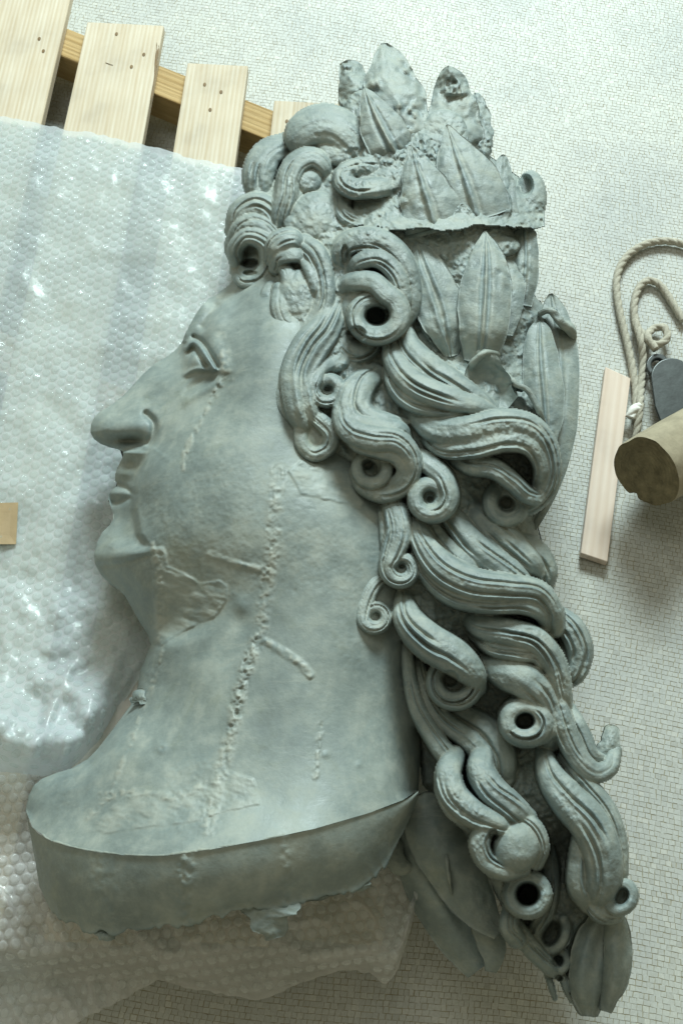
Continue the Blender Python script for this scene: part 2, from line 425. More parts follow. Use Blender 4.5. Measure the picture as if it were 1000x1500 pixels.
# nails: small dark heads in the planks
def nail(u, v, r=0.0035):
    p = P(u, v, DECK); ns = 8; vv = [(p[0], p[1], DECK+0.0012)]
    for k in range(ns):
        a = 2*math.pi*k/ns; vv.append((p[0]+r*math.cos(a), p[1]+1.6*r*math.sin(a), DECK+0.0006))
    f = [(0, 1+k, 1+(k+1) % ns) for k in range(ns)]
    o = mesh_from('nail', np.array(vv), f, M_NAIL_SPLIT, None); under(o, planks[1 if u < 110 else 2 if u < 250 else 3 if u < 370 else 4])
M_NAIL_SPLIT = make_plain('nail_and_split', (0.20, 0.13, 0.06), 0.6, 0.3, nscale=90)  # dark brown of the nail heads, also the painted shade in plank splits
for u, v in ((171, 50), (211, 80), (193, 98), (300, 124), (324, 135), (308, 161), (420, 178), (58, 57), (64, 75)): nail(u, v)
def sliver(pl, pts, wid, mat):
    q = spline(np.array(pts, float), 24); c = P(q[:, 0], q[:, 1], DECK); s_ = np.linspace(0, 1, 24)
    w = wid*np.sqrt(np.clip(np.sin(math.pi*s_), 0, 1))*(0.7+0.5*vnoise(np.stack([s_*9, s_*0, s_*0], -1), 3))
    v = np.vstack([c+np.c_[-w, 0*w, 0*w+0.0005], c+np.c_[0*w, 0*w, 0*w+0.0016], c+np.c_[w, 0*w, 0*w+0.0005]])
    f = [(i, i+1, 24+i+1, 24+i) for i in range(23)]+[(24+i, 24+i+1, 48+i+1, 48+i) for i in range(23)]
    o = mesh_from('split_shade', v, f, mat); under(o, pl)  # laid-on dark strip: the shade inside a split is put into its colour
sliver(planks[2], [(230, 62), (229, 90), (226, 118), (221, 150)], 0.0030, M_NAIL_SPLIT)
sliver(planks[2], [(233, 66), (231, 84), (230, 100)], 0.0022, M_NAIL_SPLIT)
sliver(planks[2], [(155, 92), (160, 94), (166, 96)], 0.0016, M_NAIL_SPLIT)
o = box_mesh('lead_offcut', P(384, 205, DECK+0.004)[:2], np.array([1.0, 0.06]), np.array([-0.1, -1.0]), 0.08, 0.03, DECK+0.0008, DECK+0.005, M_GREY, pallet)
o.parent = None; tag(o, 'small flat grey metal strip lying on the pallet planks behind the curls', 'metal strip')

# ------------------------------------------------------------------ bubble wrap
def interp(pts, x):
    p = np.asarray(pts, float); return np.interp(x, p[:, 0], p[:, 1])
A_TOP = [(-240, 122), (-70, 160), (8, 170), (85, 187), (150, 198), (225, 216), (300, 236), (350, 247), (430, 262)]
A_BOT = [(-240, 1120), (-70, 1126), (20, 1131), (62, 1137), (95, 1130), (125, 1108), (145, 1085), (160, 1060), (190, 1015), (230, 960), (300, 900), (430, 800)]
def zA(u, v):
    e = interp(A_BOT, u)-v
    left = smooth(240, 150, u)
    p = np.stack([u/70., v/70., np.zeros_like(u)], -1).reshape(-1, 3)
    n = fbm(p, 3, 3).reshape(u.shape); n2 = fbm(p*3.1, 2, 8).reshape(u.shape)
    n3 = fbm(np.stack([(u+v*0.8)/46., (v-u*0.3)/160., np.zeros_like(u)], -1).reshape(-1, 3), 2, 21).reshape(u.shape)
    far = smooth(0, 60, v-interp(A_TOP, u))
    z = DECK+0.007+far*(0.006+0.006*n+0.0022*n2+0.004*n3)
    low = smooth(760, 1060, v)*left
    rg = 1-np.abs(fbm(np.stack([(u+0.5*v)/52., (v-0.2*u)/75., np.zeros_like(u)+9], -1).reshape(-1, 3), 2, 29)).reshape(u.shape)*2.2
    z = z+low*(0.018+0.010*n+0.006*n2+0.012*np.clip(rg, -0.5, 1))+far*0.003*np.clip(rg, -0.5, 1)
    z = z+left*0.075*np.exp(-((e-58)/52.)**2)*smooth(200, 110, u)*(1+0.3*n)
    z = z-0.03*left*smooth(26, 0, e)
    return np.maximum(z, DECK+0.004)
B_TOP = [(-240, 1080), (-70, 1085), (50, 1085), (90, 1040), (160, 960), (240, 900), (640, 1000)]
B_BOT = [(-240, 1500), (-70, 1512), (40, 1520), (110, 1500), (180, 1464), (230, 1437), (300, 1452), (378, 1467), (440, 1440), (500, 1419), (540, 1426), (566, 1443), (580, 1424), (592, 1392), (604, 1352), (616, 1290), (640, 1240)]
def zB(u, v):
    e = interp(B_BOT, u)-v
    p = np.stack([u/60., v/60., np.zeros_like(u)+4], -1).reshape(-1, 3)
    n = fbm(p, 3, 13).reshape(u.shape)
    n3 = fbm(np.stack([(u-v*0.5)/22., (v+u*0.4)/90., np.zeros_like(u)], -1).reshape(-1, 3), 2, 5).reshape(u.shape)
    s = smooth(1388, 1445, v)
    z = DECK+0.006+0.006*(n+1)*(1-s)
    rg = 1-np.abs(fbm(np.stack([(u-0.6*v)/40., (v+0.5*u)/70., np.zeros_like(u)+2], -1).reshape(-1, 3), 2, 33)).reshape(u.shape)*2.2
    z = z+smooth(1260, 1330, v)*0.015*np.clip(rg, -0.3, 1)
    z = z*(1-s)+s*(0.030+0.014*n+0.011*n3+0.016*rg)
    z = z+0.026*smooth(60, 20, e)*smooth(0, 18, e)*smooth(1250, 1330, v)*(u > 230)
    return np.maximum(z, 0.006)

wrap = empty('bubble_wrap', (*P(200, 600, DECK)[:2], DECK), 'clear bubble wrap sheets spread over the pallet under the sculpture', 'bubble wrap')
def wrap_sheet(top, bot, zf, u0, u1, nu, nv, name, mat):
    U = np.linspace(u0, u1, nu)[:, None]+np.zeros((1, nv)); s = np.linspace(0, 1, nv)[None]
    t, b = interp(top, U), interp(bot, U); Vv = t+(b-t)*s
    rag = 2.2*vnoise(np.stack([U/9., U*0, U*0], -1).reshape(-1, 3), 4).reshape(U.shape)
    Vv = Vv+rag*(s > 0.999)+rag*(s < 0.001)
    pts = P(U, Vv, zf(U, Vv)).reshape(-1, 3)
    o = mesh_from(name, pts, grid_faces(nu, nv), mat); under(o, wrap); return o
wrap_sheet(A_TOP, A_BOT, zA, -240, 430, 146, 210, 'film', M_FILM)
wrap_sheet(B_TOP, B_BOT, zB, -240, 640, 230, 140, 'film', M_FILM2)

def bubbles(zf, okf, rot, pitch, rad, hgt, zref, name, mat):
    pts = []
    c, s = math.cos(rot), math.sin(rot)
    for i in range(-90, 91):
        for j in range(-90, 91):
            a = (i+0.5*(j % 2))*pitch; b = j*pitch*0.866
            pts.append((a*c-b*s-0.2, a*s+b*c+0.1))
    q = np.array(pts); u, v = pix(np.c_[q, np.full(len(q), zref)])
    k = okf(u, v); u, v = u[k], v[k]
    ctr = P(u, v, zf(u, v)); e = 4.0
    du = P(u+e, v, zf(u+e, v))-ctr; dv = P(u, v-e, zf(u, v-e))-ctr
    n = np.cross(du, dv); n /= np.linalg.norm(n, axis=1, keepdims=True)
    ax = du/np.linalg.norm(du, axis=1, keepdims=True); ay = np.cross(n, ax)
    seg = 10; rings = [(1.0, 0.0), (0.93, 0.55), (0.70, 0.90), (0.35, 1.0)]
    m = len(u); var = rng.uniform(0.75, 1.12, m); tx = rng.normal(0, 0.10, (m, 2))
    blk = []
    for (r, h) in rings:
        for k2 in range(seg):
            a = 2*math.pi*k2/seg; ox, oy = r*rad*math.cos(a), r*rad*math.sin(a)
            hh = h*hgt*var*(1+tx[:, 0]*math.cos(a)*2+tx[:, 1]*math.sin(a)*2)+0.0003
            blk.append(ctr+ax*ox+ay*oy+n*hh[:, None])
    blk.append(ctr+n*(hgt*var*0.93)[:, None])
    blk = np.stack(blk, 1); nvb = blk.shape[1]
    base = grid_faces(len(rings), seg, 0, True)
    f = (base[None]+(np.arange(m)*nvb)[:, None, None]).reshape(-1, 4)
    L0 = (len(rings)-1)*seg
    cap = np.array([(L0+2*k2, L0+(2*k2+1) % seg, L0+(2*k2+2) % seg, nvb-1) for k2 in range(seg//2)])
    f2 = (cap[None]+(np.arange(m)*nvb)[:, None, None]).reshape(-1, 4)
    o = mesh_from(name, blk.reshape(-1, 3), np.vstack([f, f2]), mat); under(o, wrap); o['kind'] = 'stuff'
bubbles(zA, lambda u, v: (u > -232) & (u < 420) & (v > interp(A_TOP, u)+7) & (v < interp(A_BOT, u)-6), math.radians(26), 0.0180, 0.0079, 0.0028, DECK+0.01, 'bubbles', M_BUB)
bubbles(zB, lambda u, v: (u > -232) & (u < 632) & (v > 1130) & (v < interp(B_BOT, u)-6), math.radians(8), 0.0180, 0.0077, 0.0044, 0.09, 'bubbles', M_BUB2)

tp = []
for (u, v) in ((-20, 737), (27, 736), (24, 797), (-20, 797)):
    tp.append(P(u, v, float(zA(np.array([u+0.]), np.array([v+0.]))[0])+0.0055))
tv = np.array(tp); tv = np.vstack([tv, tv-np.array([0, 0, 0.0012])])
o = mesh_from('adhesive_tape', tv, [(0, 1, 2, 3), (7, 6, 5, 4), (0, 4, 5, 1), (1, 5, 6, 2), (2, 6, 7, 3), (3, 7, 4, 0)], M_TAPE, None, False)
tag(o, 'short strip of brown adhesive tape stuck on the bubble wrap', 'tape')

# ------------------------------------------------------------------ the lead head
ZM = 0.235
HS = 0.001
head = empty('lead_bust', (*P(420, 800, DECK)[:2], DECK+0.01), 'grey lead statue head in profile with curled hair and laurel wreath, lying on its side', 'sculpture')
PARTSEED = [0]
def part(name, verts, faces, a1=1.3, a2=0.9, label=None, mat=None):
    PARTSEED[0] += 1
    verts = np.asarray(verts, float); faces = np.asarray(faces)
    verts = roughen(verts, faces, a1, a2, PARTSEED[0])
    o = mesh_from(name, verts, faces if len(verts) >= 20000 else [tuple(f) for f in faces], mat or M_LEAD)
    under(o, head)
    if label: o['label'] = label
    return o

# --- face, neck and shoulder flare: a solid from the profile line with modelled relief
OUT = [(612, 1158), (616, 1100), (614, 1000), (622, 900), (660, 840), (740, 780), (770, 650), (770, 480), (740, 340), (640, 240), (500, 235),
       (420, 300), (380, 350), (350, 398), (335, 418), (318, 431), (306, 437), (297, 446), (287, 460), (278, 476), (271, 490), (267, 502), (256, 514), (244, 523),
       (228, 532), (210, 548), (196, 563), (180, 580), (165, 592), (148, 602), (139, 611), (134, 622), (133, 634), (138, 643), (147, 650), (160, 655),
       (172, 658), (180, 661), (181, 667), (178, 674), (173, 684), (169, 694), (169, 704), (172, 708), (172, 712), (165, 716), (160, 724), (158, 732), (162, 740),
       (166, 752), (166, 761), (160, 769), (150, 779), (142, 795), (138, 812), (139, 825), (148, 842), (160, 855), (174, 864), (183, 873), (193, 890),
       (205, 912), (216, 930), (221, 944), (213, 962), (206, 982), (202, 1005), (198, 1022), (190, 1035), (176, 1054), (160, 1075), (144, 1096),
       (128, 1112), (105, 1125), (80, 1133), (62, 1140), (50, 1150), (42, 1166), (38, 1186)]
RIM = [(38, 1186, 18), (48, 1212, 45), (75, 1232, 80), (120, 1245, 120), (180, 1253, 160), (240, 1254, 190), (300, 1246, 205), (380, 1231, 205), (460, 1214, 190), (540, 1191, 150), (590, 1172, 112), (612, 1158, 84)]
CT = [(330, 440, 55), (345, 420, 60), (362, 430, 92), (400, 440, 128), (420, 490, 155), (300, 470, 62), (318, 470, 88), (345, 490, 122),
      (262, 520, 26), (250, 540, 36), (230, 560, 40), (200, 585, 38), (170, 605, 34), (148, 622, 34), (175, 625, 48), (205, 622, 60), (218, 636, 62), (240, 590, 62), (258, 560, 62),
      (250, 625, 92), (270, 590, 90), (300, 590, 114), (235, 680, 108), (222, 705, 102), (262, 700, 136), (300, 650, 146), (350, 560, 146), (332, 535, 124), (282, 530, 74), (300, 550, 96),
      (400, 550, 164), (350, 650, 166), (400, 700, 168), (300, 750, 156), (240, 760, 126), (222, 790, 110), (350, 800, 158), (400, 850, 150), (260, 830, 116), (300, 860, 118),
      (230, 870, 84), (210, 890, 56), (245, 900, 70), (300, 910, 106), (350, 920, 128), (250, 950, 78), (300, 1000, 118), (235, 1000, 66), (215, 1050, 72), (400, 950, 146), (400, 1050, 150),
      (500, 950, 146), (555, 900, 128), (585, 1000, 100), (596, 1090, 88), (500, 1090, 146), (300, 1090, 136), (200, 1100, 96), (150, 1130, 78), (100, 1160, 58), (60, 1180, 36),
      (200, 1180, 132), (300, 1180, 164), (120, 1200, 88), (400, 1170, 172), (500, 1160, 162), (560, 1150, 130),
      (440, 600, 146), (500, 735, 156), (545, 660, 100), (560, 800, 134), (480, 800, 160), (440, 420, 116), (500, 300, 60), (600, 300, 50), (700, 400, 30), (650, 600, 50), (600, 500, 60), (700, 720, 30), (650, 820, 60), (520, 560, 90),
      (182, 690, 38), (192, 676, 52), (176, 725, 34), (190, 742, 56), (178, 760, 42), (158, 800, 40), (190, 800, 80), (168, 840, 42), (200, 845, 74)]
CT += [(a, b, c) for a, b, c in RIM]
RIM2 = [(a, b) for a, b, c in RIM]
POLY = OUT+RIM2[1:-1]

def gline(U, V, pts, w):
    d, _, _ = seg_dist(U, V, [tuple(p) for p in spline(np.array(pts, float), max(12, 6*len(pts)))]); return np.exp(-(d/w)**2)

def relief(U, V):
    """height above the mid plane (mm)"""
    D = tps(CT, U, V, 12)
    # --- eye
    D0 = D.copy()
    D += -14*gline(U, V, [(317, 448), (306, 464), (297, 478)], 6)
    D += 17*gline(U, V, [(304, 436), (287, 458), (277, 478), (267, 500), (254, 518)], 9)
    D += 9*gline(U, V, [(332, 452), (314, 474), (308, 488), (318, 512), (328, 538)], 12)
    D += 15*np.exp(-(((U-288)/20)**2+((V-524)/20)**2))
    D += 11*gline(U, V, [(272, 510), (278, 503), (286, 501), (296, 512), (306, 528), (314, 540)], 4.6)*1.35
    D += -13*gline(U, V, [(284, 494), (297, 502), (309, 520), (319, 536)], 3.6)
    D += -13*gline(U, V, [(276, 516), (285, 511), (293, 522), (302, 536)], 3.6)
    D += 5*gline(U, V, [(270, 549), (285, 541), (306, 540)], 3.2)
    D += -3*gline(U, V, [(270, 555), (286, 548), (304, 547)], 4)
    D += -6*gline(U, V, [(268, 576), (285, 563), (310, 551)], 6)
    D += 6*gline(U, V, [(268, 590), (292, 575), (320, 560)], 7)
    ew_ = smooth(262, 277, U); ew_ = np.where(V < 500, 1.0, ew_); D = D0+(D-D0)*ew_
    D += 3*np.exp(-(((U-235)/14)**2+((V-556)/9)**2))-3*np.exp(-(((U-212)/12)**2+((V-585)/9)**2))
    # --- nose
    D += -13*smooth(630, 654, V)*smooth(138, 152, U)*smooth(222, 206, U)*smooth(664, 658, V)
    D += -17*np.exp(-(((U-188)/26)**2+((V-645-0.05*(U-183))/7.5)**2))*smooth(661, 653, V)
    D += -12*gline(U, V, [(214, 606), (225, 618), (225, 634), (218, 650)], 5)
    D += 5*np.exp(-(((U-196)/24)**2+((V-622)/10)**2))-13*np.exp(-(((U-190)/17)**2+((V-647)/6)**2))
    # --- cheek standing out over the mouth
    ue = np.interp(V, [640, 660, 685, 712, 745, 782, 800], [226, 217, 206, 198, 196, 203, 217])
    D += -20*(1-smooth(-6, 7, U-ue))*smooth(656, 684, V)*smooth(812, 786, V)
    D += -5*np.exp(-(((U-193)/6)**2+((V-679)/5)**2))
    D += 10*np.exp(-(((U-181)/14)**2+((V-693)/9)**2))
    D += -6*gline(U, V, [(168, 707), (180, 712), (197, 724)], 3.6)
    D += 7*np.exp(-(((U-172)/14)**2+((V-722)/6)**2))
    D += -5*gline(U, V, [(157, 736), (172, 737), (190, 730)], 4.2)
    D += 5*gline(U, V, [(141, 818), (170, 818), (216, 806)], 9)
    D += -4*gline(U, V, [(140, 829), (175, 827), (218, 815)], 4)
    D += 7*np.exp(-(((U-160)/20)**2+((V-792)/16)**2))
    # --- jaw, throat
    D += -8*gline(U, V, [(190, 880), (260, 930), (340, 900)], 22)
    D += 7*gline(U, V, [(222, 945), (300, 930), (350, 890)], 16)
    return D

def roll_width(nu, nv):
    w = np.interp(nv, [395, 440, 500, 520, 600, 625, 658, 664, 700, 745, 770, 800, 860, 900, 945, 1000, 1060, 1140, 1190], [40, 26, 14, 22, 26, 30, 32, 12, 12, 12, 16, 34, 36, 30, 26, 34, 36, 34, 26])
    return np.where(nu > 400, 55, w)

CR = [None]
def seams(U, V, pw):
    """solder joints, cracks, patches: extra height (mm)"""
    p2 = np.stack([U/5.6, V/5.6, np.zeros_like(U)], -1).reshape(-1, 3)
    rough = fbm(p2, 3, 41).reshape(U.shape); rough2 = fbm(p2*0.45, 2, 43).reshape(U.shape)
    rough3 = fbm(np.stack([U/24., V/24., U*0], -1).reshape(-1, 3), 2, 47).reshape(U.shape)
    E = np.zeros_like(U); CR[0] = np.zeros_like(U)
    def bead(pts, w, a, r):
        d, _, _ = seg_dist(U, V, [tuple(p) for p in spline(np.array(pts, float), 60)])
        d = d+3.2*rough2
        k = np.clip(1-(d/(w*1.15))**2, 0, 1)*smooth(-0.75, 0.15, rough3+0.35); CR[0] = np.maximum(CR[0], k*smooth(-0.3, 0.5, rough)*(w > 3.5)); return k*(0.7*a*(0.7+0.6*rough2)+0.62*r*rough)
    E += bead([(408, 690), (403, 740), (400, 790), (394, 840), (388, 880), (380, 930), (368, 965), (352, 1005), (342, 1055), (330, 1105), (318, 1150), (303, 1215)], 12, 2.4, 3.8)
    E += bead([(372, 935), (358, 985), (350, 1020), (340, 1070)], 9, 2.2, 4.5)
    E += bead([(326, 555), (310, 585), (292, 622), (275, 655), (268, 688)], 5, 0.6, 5.0)
    E += bead([(322, 500), (325, 530), (330, 555)], 14, 0, 2.6)
    E += bead([(228, 800), (232, 830), (236, 880), (232, 935)], 8, 2.2, 4.0)
    E += bead([(238, 955), (228, 990), (212, 1030), (196, 1075), (178, 1120), (160, 1165), (128, 1198)], 4, 2.6, 2.6)
    E += bead([(308, 812), (330, 820), (355, 827), (392, 838)], 5, 4.2, 1.0)
    E += bead([(388, 938), (415, 955), (440, 972), (455, 990)], 6.5, 4.4, 1.5)
    E += bead([(222, 655), (240, 668), (258, 682)], 3, 1.6, 0.8)
    E += bead([(470, 1062), (466, 1100), (462, 1140)], 5, 1.2, 4.0)
    E += bead([(335, 482), (360, 478), (382, 476)], 2, -1.2, 0)
    E += bead([(300, 436), (314, 432), (322, 438)], 5, 1.0, 5.0)
    E += bead([(150, 1165), (200, 1160), (250, 1168), (300, 1150)], 7, 1.5, 2.5)
    for (a, b, r, h) in ((237, 1096, 8, 4), (237, 1096, 3, -2.5), (246, 916, 4, 1.6), (476, 1105, 5, 2), (432, 865, 4, -1), (525, 1120, 5, 1.5)):
        E += h*np.exp(-(((U-a)/r)**2+((V-b)/r)**2))
    # applied patches with torn borders
    def patch(poly, h, r, stretch):
        m = inside(U, V, poly); d, _, _ = seg_dist(U, V, poly+poly[:1])
        k = np.where(m, smooth(0, 3.5, d+1.5*rough2), 0)
        st = fbm(np.stack([(U+V*0.5)/(stretch*0.9), (V-U*0.35)/9., np.zeros_like(U)], -1).reshape(-1, 3), 4, 51).reshape(U.shape)
        CR[0] = np.maximum(CR[0], 0.55*k*smooth(-0.3, 0.6, st+0.3*rough))
        return k*(h+0.62*r*st)
    E += patch([(222, 800), (242, 800), (248, 828), (272, 838), (292, 852), (322, 848), (334, 858), (334, 880), (316, 905), (290, 915), (262, 932), (236, 948), (226, 930), (222, 880)], 2.2, 3.2, 26)
    E += patch([(180, 1165), (230, 1158), (300, 1150), (338, 1128), (372, 1140), (384, 1180), (330, 1190), (290, 1205), (200, 1215), (150, 1225), (120, 1218)], 1.0, 2.4, 20)
    E += patch([(420, 690), (440, 672), (520, 690), (545, 725), (530, 745), (440, 725)], 2.0, 2.5, 20)
    return E

def body_side(step, sgn):
    us = np.arange(30, 780, step); vs_ = np.arange(228, 1262, step)
    U, V = np.meshgrid(us, vs_, indexing='ij'); U = U.astype(float); V = V.astype(float)
    ins = inside(U, V, POLY)
    d_all, nu, nv = seg_dist(U, V, POLY+POLY[:1])
    ok = ins | (d_all < step*1.05)
    snap = (~ins)
    U = np.where(snap & ok, nu, U); V = np.where(snap & ok, nv, V)
    d, nu, nv = seg_dist(U, V, OUT)
    w = roll_width(nu, nv); k = np.clip(d/w, 0, 1)
    roll = np.sqrt(np.clip(1-(1-k)**2, 0, 1))
    fl_ = 0.72*smooth(158, 184, nu)*smooth(640, 650, nv)*smooth(668, 664, nv)*(nu < 230)
    fl_ = np.maximum(fl_, 0)
    fl2 = (0.8*smooth(655, 664, nv)*smooth(776, 764, nv)+0.80*smooth(436, 446, nv)*smooth(512, 486, nv))*(nu < 330)
    fl_ = np.maximum(fl_, fl2)
    roll = fl_+(1-fl_)*roll
    if sgn > 0:
        D = relief(U, V)*roll+seams(U, V, None)*smooth(0, 6, d)
    else:
        D = tps(CT, U, V, 12)*(-0.56*roll+0.66*fl_*(1-k))
    pts = P(U, V, ZM+D*HS)
    idx = -np.ones(U.shape, int); nr, nc = U.shape
    a = ok[:-1, :-1] & ok[1:, :-1] & ok[1:, 1:] & ok[:-1, 1:]
    r, c = np.where(a); F = np.stack([r*nc+c, (r+1)*nc+c, (r+1)*nc+c+1, r*nc+c+1], -1)
    used = np.unique(F); remap = -np.ones(nr*nc, int); remap[used] = np.arange(len(used))
    F = remap[F]; Vt = pts.reshape(-1, 3)[used]
    F = F[:, ::-1] if sgn > 0 else F
    if sgn > 0: CR[0] = CR[0].reshape(-1)[used]
    return Vt, F
v1, f1 = body_side(1.7, 1); v2, f2 = body_side(5.0, -1)
part('face_and_neck', np.vstack([v1, v2]), np.vstack([f1, f2+len(v1)]), 0.7, 0.30, mat=M_SMOOTH)
fb = bpy.data.objects['face_and_neck'].data
fb.attributes.new('crust', 'FLOAT', 'POINT').data.foreach_set('value', np.r_[CR[0]*0.75, np.zeros(len(v2))].astype(np.float32))

# --- collar band below the neck
BOT = [(58, 1298, -10), (72, 1328, 16), (98, 1350, 45), (135, 1367, 80), (185, 1368, 112), (245, 1360, 138), (305, 1348, 150), (385, 1333, 150), (462, 1316, 132), (540, 1293, 96), (584, 1232, 76), (612, 1168, 66)]
nc_, nr_ = 300, 46
r3 = spline(np.array(RIM, float), nc_); b3 = spline(np.array(BOT, float), nc_)
rag = 3.5*vnoise(np.stack([np.arange(nc_)/9., np.zeros(nc_), np.zeros(nc_)], -1), 61)+2*vnoise(np.stack([np.arange(nc_)/3., np.zeros(nc_), np.zeros(nc_)], -1), 62)
rag = 1.5*rag*smooth(0, 20, np.arange(nc_))*smooth(nc_-1, nc_-40, np.arange(nc_))
rows = []
for k in range(nr_):
    s = k/(nr_-1); q = r3*(1-s)+b3*s
    q[:, 1] += rag*s**10
    q[:, 2] += 10*math.sin(math.pi*s)+3.0*math.exp(-((1-s)/0.05)**2)+2.0*math.exp(-(s/0.04)**2)
    x = q[:, 0]
    for (uu, a_, w_) in ((270, 4.0, 15), (418, 2.6, 10), (150, 1.6, 24)): q[:, 2] += a_*np.exp(-((x-uu)/w_)**2)*(1+0.8*fbm(np.stack([x/9., q[:, 1]/9., x*0], -1), 3, 66))
    rows.append(P(q[:, 0], q[:, 1], ZM+q[:, 2]*HS))
for (dv, dh) in ((-3, -10), (-30, -70), (-90, -170), (-160, -180)):      # turned-in lower edge
    q = b3.copy(); q[:, 0] += (330-q[:, 0])*0.004*abs(dv)*0.25; q[:, 1] += dv+rag*(1 if dv > -10 else 0); q[:, 2] += dh
    rows.append(P(q[:, 0], q[:, 1], np.maximum(ZM+q[:, 2]*HS, DECK+0.012)))
vv = np.vstack(rows); part('collar_band', vv, grid_faces(len(rows), nc_)[:, ::-1], 1.0, 0.7, mat=M_SMOOTH)

# --- generic builders in photo pixels (u, v), h = mm above the mid plane
def tube(name, path, nl=0, g=0.25, tw=0.0, M=None, nphi=30, endcap=(1, 1), hollow=False, a1=1.7, a2=1.3, ph=0.0, sink=20, skirt=30):
    """path rows: u, v, h, half width px, thickness mm"""
    p = np.array([r if len(r) == 5 else (*r, r[3]) for r in path], float)
    L = np.hypot(*np.diff(p[:, :2], axis=0).T).sum()
    M = M or int(min(170, max(26, L/2.2)))
    q = spline(p, M); q[:, 3:] = np.maximum(q[:, 3:], 1.0)
    ll = np.linspace(0, L, M)
    q[:, 2] -= sink*(endcap[0]*np.exp(-(ll/14)**2)+endcap[1]*np.exp(-((L-ll)/14)**2))
    c = P(q[:, 0], q[:, 1], ZM+q[:, 2]*HS); sc = depth_of(c)/FPX
    T_ = np.gradient(c, axis=0); T_ /= np.linalg.norm(T_, axis=1, keepdims=True)+1e-12
    n0 = CAM-c; n0 /= np.linalg.norm(n0, axis=1, keepdims=True)
    B = np.cross(T_, n0); B /= np.linalg.norm(B, axis=1, keepdims=True)+1e-12
    n1 = np.cross(B, T_)
    s = np.linspace(0, 1, M); l = s*L
    cap = np.ones(M)
    wa = max(q[0, 3], 3); wb = max(q[-1, 3], 3)
    if endcap[0]: x = np.clip(l/wa, 0, 1); cap *= np.sqrt(np.clip(1-(1-x)**2, 0, 1))
    if endcap[1]: x = np.clip((L-l)/wb, 0, 1); cap *= np.sqrt(np.clip(1-(1-x)**2, 0, 1))
    cap = np.maximum(cap, 0.02)
    fi = np.linspace(0, 2*math.pi, nphi, endpoint=False)
    mod = np.ones((M, nphi))
    if nl:
        x = np.abs(np.sin(nl*(fi[None]+ph)/2+tw*s[:, None]*math.pi)); mod = 1-g*(1-x)**2
    sd_ = PARTSEED[0]*1.7
    gr = np.stack([np.cos(fi)[None]*3.4+0*s[:, None], np.sin(fi)[None]*3.4+sd_+0*s[:, None], (l/70)[:, None]+0*fi[None]], -1).reshape(-1, 3)
    gv = fbm(gr, 2, 77).reshape(M, nphi)
    mod = mod*(1+0.075*gv)
    A = (q[:, 3]*sc*cap)[:, None]*mod; Bt = (q[:, 4]*HS*cap)[:, None]*mod
    low = np.sin(fi) < 0
    Bt = np.where(low[None], np.maximum(Bt, (skirt*HS*cap)[:, None]), Bt)
    A = np.where(low[None], A*(1+0.10*np.abs(np.sin(fi)))[None], A)
    v = c[:, None]+B[:, None]*(A*np.cos(fi))[..., None]+n1[:, None]*(Bt*np.sin(fi))[..., None]
    f = grid_faces(M, nphi, 0, True)
    v = v.reshape(-1, 3)
    return part(name, v, f, a1, a2)

def spir(cu, cv, R0, R1, a0, turns, w0, w1, h0, h1, b0=None, b1=None, n=None, sq=1.0, rot=0.0):
    """spiral rows; a0 degrees, screen angle (0 right, 90 down), turns > 0 goes right->down->left"""
    n = n or max(8, int(abs(turns)*14)); o = []
    for k in range(n+1):
        s = k/n; a = math.radians(a0)+turns*2*math.pi*s; R = R0+(R1-R0)*s
        x, y = R*math.cos(a), sq*R*math.sin(a)
        cr, sr = math.cos(math.radians(rot)), math.sin(math.radians(rot))
        w = w0+(w1-w0)*s; b = (b0 if b0 else w0)*(1-s)+(b1 if b1 else w1)*s
        o.append((cu+x*cr-y*sr, cv+x*sr+y*cr, h0+(h1-h0)*s, w, b))
    return o

def blob(name, cu, cv, h, rx, ry, rz, rot=0.0, nl=0, g=0.2, a1=2.2, a2=1.2, n=40):
    c = P(cu, cv, ZM+h*HS); sc = depth_of(c)/FPX
    n0 = (CAM-c)/np.linalg.norm(CAM-c); ex = np.cross(UPV, n0); ex /= np.linalg.norm(ex); ey = np.cross(n0, ex)
    th = np.linspace(0.03, math.pi-0.03, n)[:, None]; fi = np.linspace(0, 2*math.pi, n+8, endpoint=False)[None]
    x = np.sin(th)*np.cos(fi); y = np.sin(th)*np.sin(fi); z = np.cos(th)+0*fi
    r = math.radians(rot); m = 1.0
    if nl: m = 1-g*(1-np.abs(np.sin(nl*y*1.3)))**2
    X = x*rx*sc*m; Y = y*ry*sc*m; Z = z*rz*HS*m
    Xr = X*math.cos(r)+Y*math.sin(r); Yr = -X*math.sin(r)+Y*math.cos(r)
    v = c+ex*Xr[..., None]+ey*Yr[..., None]+n0*Z[..., None]
    return part(name, v.reshape(-1, 3), grid_faces(n, n+8, 0, True)[:, ::-1], a1, a2)

